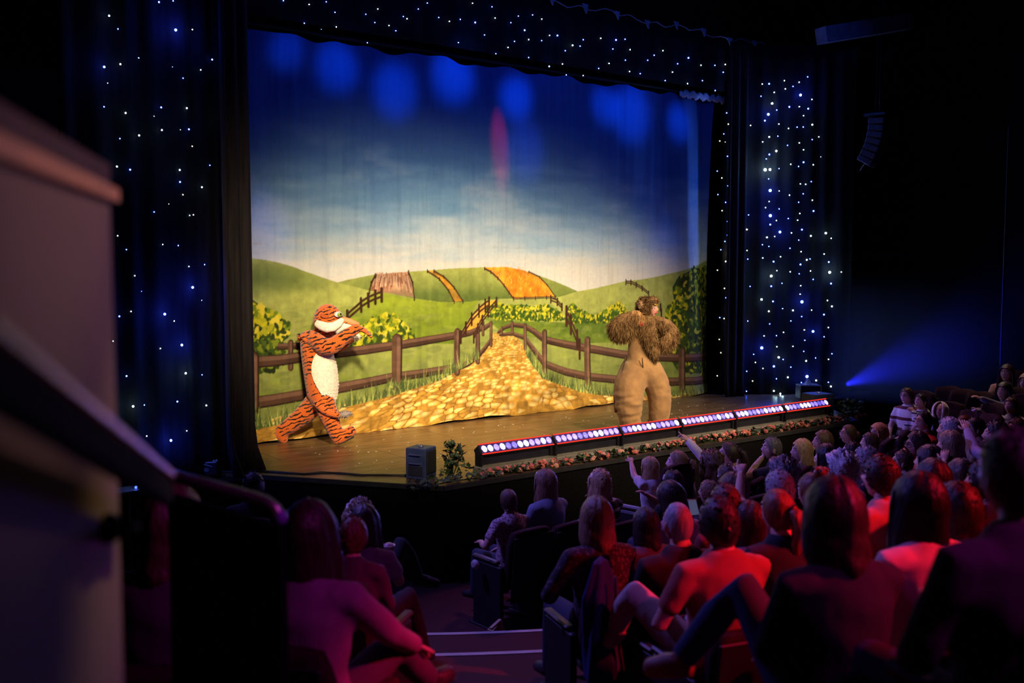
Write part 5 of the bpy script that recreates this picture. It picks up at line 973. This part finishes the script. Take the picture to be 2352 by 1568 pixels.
person(1651, 1203, 4.95, 1.04, 'short', 'dk', K['polo'], 'man in a dull red polo shirt with thinning crown, legs crossed', 1, wide=1.1, legs=K['shorts'], shoe=mat('pale_suede_shoe', (.42, .27, .27), .7), arms={'L': (1535, 1402, 5.1)}, joints={'kneeL': (1449, 1358, 5.2), 'ankL': (1416, 1440, 5.3), 'toeL': (1396, 1478, 5.3)})
person(2200, 1176, 4.6, 1.0, 'wavy', 'dk', K['pinkw'], 'woman with thick dark hair lit red on top, behind the long black hair', 1)
person(2112, 1160, 4.15, 1.02, 'long', 'bk', K['pinkw'], 'woman with long black hair in a pale pink blouse lit red', 2)
person(1916, 1188, 3.45, 1.03, 'bob', 'dk', K['dden'], 'nearest dark bob haired person in a black jacket, denim knee raised', 2, legs=K['bluej'], shoe=SKINS[1], joints={'kneeL': (1702, 1345, 3.72), 'ankL': (1572, 1508, 3.8), 'toeL': (1492, 1534, 3.85)})
person(2330, 1092, 2.75, 1.06, 'crop', 'gd', K['dpurp'], 'large blurred person in dark clothes at the right picture edge', 2, wide=1.15, arms={'L': (2150, 1385, 2.9)}, hands={'L': 'relax'})
# ---- left block
person(582, 1118, 8.0, .95, 'short', 'bk', K['black'], 'dark haired person behind the steel handrail at the stage corner', 2)
person(826, 1192, 7.3, 1.0, 'longcurly', 'db', K['darkf'], 'woman with curly fair hair and crossed legs near the stage corner', 2, legs=K['black'], shoe=K['black'], dyaw=-26, joints={'kneeR': (925, 1246, 7.65), 'ankR': (958, 1322, 7.75), 'toeR': (1004, 1340, 7.8)})
CUP = ond(893, 1272, 6.92)
person(838, 1204, 6.6, .98, 'long', 'dk', K['lilac'], 'woman with dark hair and lilac top holding a drinking cup', 1, dyaw=-26, arms={'R': (884, 1290, 6.9)}, hands={'R': 'grip'})
person(812, 1232, 5.5, .85, 'short', 'rd', K['dpurp'], 'child with reddish hair between two long haired women at the left', 2, dyaw=-24, legs=K['black'], joints={'kneeR': (940, 1368, 5.85), 'ankR': (972, 1490, 5.9), 'toeR': (990, 1505, 5.95)})
person(712, 1232, 3.7, 1.0, 'long', 'dk', K['purple'], 'woman with long dark hair in a purple fleece at the near left', 2, dyaw=-24, legs=K['dpurp'], arms={'R': (962, 1490, 4.05)}, hands={'R': 'relax'}, joints={'kneeR': (905, 1480, 4.0), 'ankR': (985, 1560, 4.15), 'toeR': (1030, 1545, 4.25)})
person(396, 1206, 3.3, 1.0, 'bob', 'br', K['dpurp'], 'blurred dark haired person beside the left parapet wall', 2, dyaw=-8)
# ---- things in hands
g = G(); ch = thing('drinking_cup', 'clear pink tinted plastic cup with a pale rim held by the woman in lilac', 'cup', tuple(CUP-np.array([0, 0, .05])))
tube(g, [(0, 0, 0), (0, 0, .06), (0, 0, .105)], [.030, .036, .041], 16); part('cup_body', g, mat('pink_drink_plastic', (.42, .20, .24), .3), ch, True)
g = G(); tube(g, [(.042*math.cos(a), .042*math.sin(a), .112) for a in np.linspace(0, 6.283, 21)], [.004]*21, 6, cap=False); part('rim', g, mat('pale_plastic_rim', (.8, .7, .55), .3), ch, True)
ph = ond(1592, 1166, 7.0); t = thing('mobile_phone', 'slim mobile phone with a pale glowing edge held by the woman in pink', 'phone', tuple(ph), math.radians(-20)); g = G(); box(g, (0, 0, 0), (.07, .012, .12), R=Rx(-.5), bev=.004); part('phone_case', g, K['frame'], t); g = G(); box(g, Rx(-.5)@np.array([0, -.0085, 0]), (.062, .003, .105), R=Rx(-.5)); part('screen', g, mat('phone_screen', (.3, .3, .4), .2, emit=(.45, .5, 1), estr=.12), t)

# ================================================================== theatre seats
fab = mat('dark_crimson_seat_cloth', (.022, .006, .008), .9, var=.3, scale=30, bump=.2, spec=.15); shell = mat('black_seat_shell', (.012, .011, .012), .55); woodarm = mat('dark_wood_arm', (.045, .02, .012), .45, var=.4, stretch=(1, 6, 1))
SM_ = {}
def seat_meshes():
    g = G(); box(g, (0, .02, .43), (.46, .44, .10), bev=.03); SM_['seat_cushion'] = (mk(g, 'seat_cushion', [fab]),)
    g = G(); V = []
    for j in range(9):
        z = .44+.50*j/8; y = -.205-.05*j/8; wdt = .235-.018*max(0, j-6); 
        for i in range(9): x = (i/8-.5)*2*wdt; V.append((x, y+.018*math.cos(i/8*math.pi*2)-.012*(j == 8), z+(.022*math.cos((i/8-.5)*math.pi) if j == 8 else 0)))
    F = [(j*9+i, j*9+i+1, (j+1)*9+i+1, (j+1)*9+i) for j in range(8) for i in range(8)]; n = len(V); V2 = [(x, y-.075, z) for x, y, z in V]; F += [tuple(n+q for q in f[::-1]) for f in F]
    rim = [i for i in range(9)]+[j*9+8 for j in range(1, 9)]+[72+i for i in range(7, -1, -1)]+[j*9 for j in range(7, 0, -1)]; F += [(a, n+a, n+b, b) for a, b in zip(rim, rim[1:]+rim[:1])]; g.add(V+V2, F); SM_['backrest'] = (mk(g, 'backrest', [fab]),)
    g = G(); box(g, (0, -.305, .60), (.46, .02, .62), R=Rx(.10), bev=.008); SM_['back_shell'] = (mk(g, 'back_shell', [shell], False),)
    g = G(); box(g, (0, 0, .31), (.045, .40, .62), bev=.012); box(g, (0, .03, .01), (.08, .42, .02), bev=.005); SM_['side_frame'] = (mk(g, 'side_frame', [shell], False),)
    g = G(); box(g, (0, .03, .645), (.06, .36, .035), bev=.012); SM_['armrest'] = (mk(g, 'armrest', [woodarm], False),)
seat_meshes(); NS = [0]
def theatre_seat(loc, rz, label, sz=1, group='theatre seats'):
    t = thing('theatre_seat', label, 'seat', tuple(loc), rz, group, (1, 1, sz))
    for k in ('seat_cushion', 'backrest', 'back_shell'): ob(k, SM_[k][0], t)
    for s in (-1, 1): ob('side_frame', SM_['side_frame'][0], t, (s*.255, 0, 0)); ob('armrest', SM_['armrest'][0], t, (s*.255, 0, 0))
    return t
done = []
for o, root, yaw, s, want, label in PEOPLE:
    zf = floor_z(root); hz = root[2]-zf; d = np.array([-math.sin(yaw), math.cos(yaw)])
    sz = max(.75, min(1.7, (hz-.045*s)/.47)); p = np.array([root[0], root[1]])
    if any(np.hypot(*(p-q)) < .30 for q in done): continue
    done.append(p); theatre_seat((p[0], p[1], zf), yaw, 'crimson theatre seat under the '+' '.join(label.replace(',', '').split()[:11]), sz)
for i, (px, py, dd) in enumerate([(2152, 905, 14.2), (2185, 912, 13.9), (2222, 918, 13.6), (2195, 960, 12.3), (2245, 945, 12.6)]):
    q = ond(px, py, dd); zf = floor_z(q); to = TGT-q; theatre_seat((q[0], q[1], zf), math.atan2(-to[0], to[1])+.35, 'empty dark crimson seat in the side block, '+['first from the hooded child', 'second from the hooded child', 'third from the hooded child', 'one row nearer, below the tissue', 'before the denim jacket woman'][i], max(.8, (q[2]-zf)/.9))
# seat-row end marker disc
c = ond(1092, 1296, 8.85); g = G(); R = Rz(math.atan2(-(TGT-c)[0], (TGT-c)[1])-math.radians(72)); t = thing('row_marker', 'round pale row marker lettered AA on the front aisle seat end', 'marker', tuple(c))
tube(g, [R@np.array([0, .0, 0]), R@np.array([0, -.006, 0])], [.045, .045], 20); part('disc', g, mat('pale_marker_disc', (.45, .42, .42), .5), t)
fc = bpy.data.curves.new('l', 'FONT'); fc.body = 'AA'; fc.size = .05; fc.extrude = .001; fc.align_x = 'CENTER'; fc.align_y = 'CENTER'; _f = bpy.data.objects.new('f', fc); COL.objects.link(_f); _dg = bpy.context.evaluated_depsgraph_get(); _dg.update(); fme = bpy.data.meshes.new_from_object(_f.evaluated_get(_dg)); bpy.data.objects.remove(_f); fme.materials.append(mat('black_letter', (.02, .02, .02)))
fo = ob('lettering', fme, t); M4 = Matrix((R@np.array([[1., 0, 0], [0, 0, -1], [0, 1, 0]])).tolist()).to_4x4(); fo.rotation_euler = M4.to_euler(); fo.location = R@np.array([0, -.012, 0])
# bag, coat, paper bag
q = ond(1141, 1360, 8.6); t = thing('paper_bag', 'small folded tan paper bag on the floor under the front aisle seat', 'bag', (q[0], q[1], floor_z(q)), .3); g = G(); V = [(-.09, -.05, 0), (.09, -.05, 0), (.09, .05, 0), (-.09, .05, 0), (-.10, -.03, .11), (.06, -.015, .15), (.06, .015, .15), (-.10, .03, .11)]; g.add(V, BOXF); part('bag_body', g, mat('tan_paper', (.55, .36, .22), .8), t)
g = G(); box(g, (-.02, 0, .135), (.15, .028, .022), R=Ry(-.24)); part('folded_top', g, MATS['tan_paper'], t)
q = ond(1378, 1415, 5.4); t = thing('coat', 'dark blue coat draped over the seat side behind the floral cardigan woman', 'coat', tuple(q), math.radians(20)); g = G(); V = []; nc, nr2 = 26, 18
for j in range(nr2+1):
    for i in range(nc+1):
        a = 2*math.pi*i/nc; zz = .30-.62*j/nr2; r = (.05+.07*min(1, j/5)+.01*j/nr2)*(1+.13*math.sin(a*5+j*.25)); V.append((r*math.cos(a)*1.15, r*math.sin(a)*.62-.02*j/nr2, zz))
g.add(V, [(j*(nc+1)+i, j*(nc+1)+i+1, (j+1)*(nc+1)+i+1, (j+1)*(nc+1)+i)[::-1] for j in range(nr2) for i in range(nc)]); g.add([(0, 0, .335)]+V[:nc+1], [(0, i+1, i+2) for i in range(nc)]); c_ = part('coat_body', g, cloth_m('dark_blue_nylon', (.006, .022, .10)), t, True)
g = G(); tube(g, [(-.03, -.11, .24), (-.06, -.13, .05), (-.02, -.13, -.15), (.02, -.13, -.28)], [.010]*4, 6); part('strap', g, K['navy'], t, True)
q = ond(2242, 945, 12.3); g = G(); n = 8
for k in range(7): ell(g, (.035*math.cos(k*2.4), .03*math.sin(k*2.4), .01+.005*k), (.035, .018, .012), nu=8, nv=5, R=Rz(k))
tag(part('tissue', g, mat('pale_crumpled_tissue', (.5, .47, .5), .9), None, True, loc=tuple(q)), 'crumpled pale tissue lying on an empty side seat', 'tissue')
# ================================================================== parapet wall and handrails at the left
wd_ = np.array([math.sin(math.radians(25)), math.cos(math.radians(25)), 0]); wn = np.array([wd_[1], -wd_[0], 0]); E0 = ond(262, 800, 1.70); E0[2] = 0
def wbox(g, a0, a1, n0, n1, z0a, z0b, z1a, z1b, m=0):
    P = []
    for (a, zz0, zz1) in ((a0, z0a, z1a), (a1, z0b, z1b)):
        for n in (n0, n1): q = E0+wd_*a+wn*n; P += [(q[0], q[1], zz0), (q[0], q[1], zz1)]
    g.add(P, [(0, 1, 3, 2), (4, 6, 7, 5), (0, 4, 5, 1), (2, 3, 7, 6), (0, 2, 6, 4), (1, 5, 7, 3)], m)
plaster = mat('mauve_grey_plaster', (.30, .25, .245), .85, var=.08, scale=3, bump=.1); oak = mat('pale_oak_rail', (.42, .30, .18), .35, var=.25, scale=6, stretch=(6, 1, 6)); dark = mat('black_rail_paint', (.004, .0035, .004), .9, spec=.04)
g = G(); wbox(g, -2.2, 0, -.16, 0, 0, 0, 3.345, 3.345); o = tag(part('parapet_wall', g, plaster, None), kind='structure')
g = G(); wbox(g, -2.2, .004, -.17, .001, 3.345, 3.345, 3.375, 3.375); part('capping', g, mat('plum_capping', (.05, .014, .035), .8), o)
g = G(); wbox(g, -1.2, .0, .0, .016, 3.312, 3.312, 3.334, 3.334); part('lit_bead', g, mat('orange_lit_bead', (.75, .30, .05), .5, var=.2), o)  # bead colour carries the orange light along the wall's top edge
zr = lambda a: np.interp(a, [-.62, .55], [3.085, 2.77])
t = thing('handrail', 'chunky black handrail with a pale oak top sloping down the left parapet', 'handrail')
A_R, B_R = [onplane(px_, py_, E0+wn*.075, wn) for px_, py_ in ((-70, 700), (385, 1080))]; dr = unit(B_R-A_R); sd = unit(np.cross(dr, [0, 0, 1.])); upn = np.cross(sd, dr); Ln = np.linalg.norm(B_R-A_R); RR = np.array([dr, -sd, upn]).T
g = G(); box(g, (A_R+B_R)/2-upn*.009, (Ln, .026, .018), R=RR, bev=.005); part('oak_top', g, oak, t)
g = G(); box(g, (A_R+B_R)/2-upn*.041, (Ln, .022, .046), R=RR, bev=.006); part('rail_body', g, dark, t)  # black body covers the rail's side and the shadow band beneath it
c = ond(205, 1215, 1.58); g = G(); w0 = c-wn*np.dot(c-E0, wn); tube(g, [w0, w0+wn*.012], [.024, .024], 16); t2 = thing('rail_bracket', 'black round flanged bracket projecting from the left parapet wall', 'bracket'); part('flange', g, dark, t2, True)
g = G(); e = ond(300, 1214, 1.50); tube(g, [w0+wn*.01, w0+wn*.05, e], [.007, .007, .006], 8); part('bracket_arm', g, dark, t2, True)
steel = mat('brushed_steel_rail', (.34, .33, .31), .35, .85)
t = thing('handrail', 'round steel handrail with a down-turned end in front of the left audience', 'handrail'); g = G(); pts = [ond(385, 1090, 2.75), ond(470, 1112, 2.72), ond(560, 1137, 2.69), ond(610, 1152, 2.67), ond(632, 1168, 2.66), ond(643, 1195, 2.66)]; tube(g, pts, [.017]*6, 12); part('steel_tube', g, steel, t, True)
g = G(); tube(g, [ond(643, 1180, 2.66), ond(644, 1196, 2.66)], [.0185, .0185], 12); part('end_cap', g, mat('violet_rail_cap', (.2, .08, .5), .3), t, True)
q = ond(292, 1126, 7.6); t = thing('equipment_tray', 'small dark equipment tray with a blue indicator light beyond the left parapet', 'tray', tuple(q)); g = G(); box(g, (0, 0, 0), (.22, .2, .02), bev=.004); part('tray_top', g, mat('slate_tray', (.10, .12, .14), .4), t)
g = G(); tube(g, [(0, 0, -.01), (0, 0, -(q[2]-floor_z(q)))], [.018, .022], 8); part('stand_leg', g, MATS['black_steel'], t); g = G(); ell(g, (.05, -.05, .025), .010, nu=8, nv=6); part('indicator', g, em['b'], t, True)
# dark infill panel under the steel rail
a, b = ond(395, 1120, 2.78), ond(648, 1195, 2.68); g = G(); th = np.array([RT[1]*0+.0, 0, 0]); nrm_ = unit(np.cross(b-a, [0, 0, 1.]))*.02
P = []
for q in (a, b): 
    for s in (-1, 1): P += [tuple(q+s*nrm_-np.array([0, 0, .02])), (q[0]+s*nrm_[0], q[1]+s*nrm_[1], floor_z(q))]
g.add(P, [(0, 2, 3, 1), (4, 5, 7, 6), (0, 1, 5, 4), (2, 6, 7, 3), (0, 4, 6, 2), (1, 3, 7, 5)]); tag(part('barrier_panel', g, dark, None), 'plain black barrier panel below the steel handrail at the left', 'panel')
bpy.data.objects.remove(_tmp)
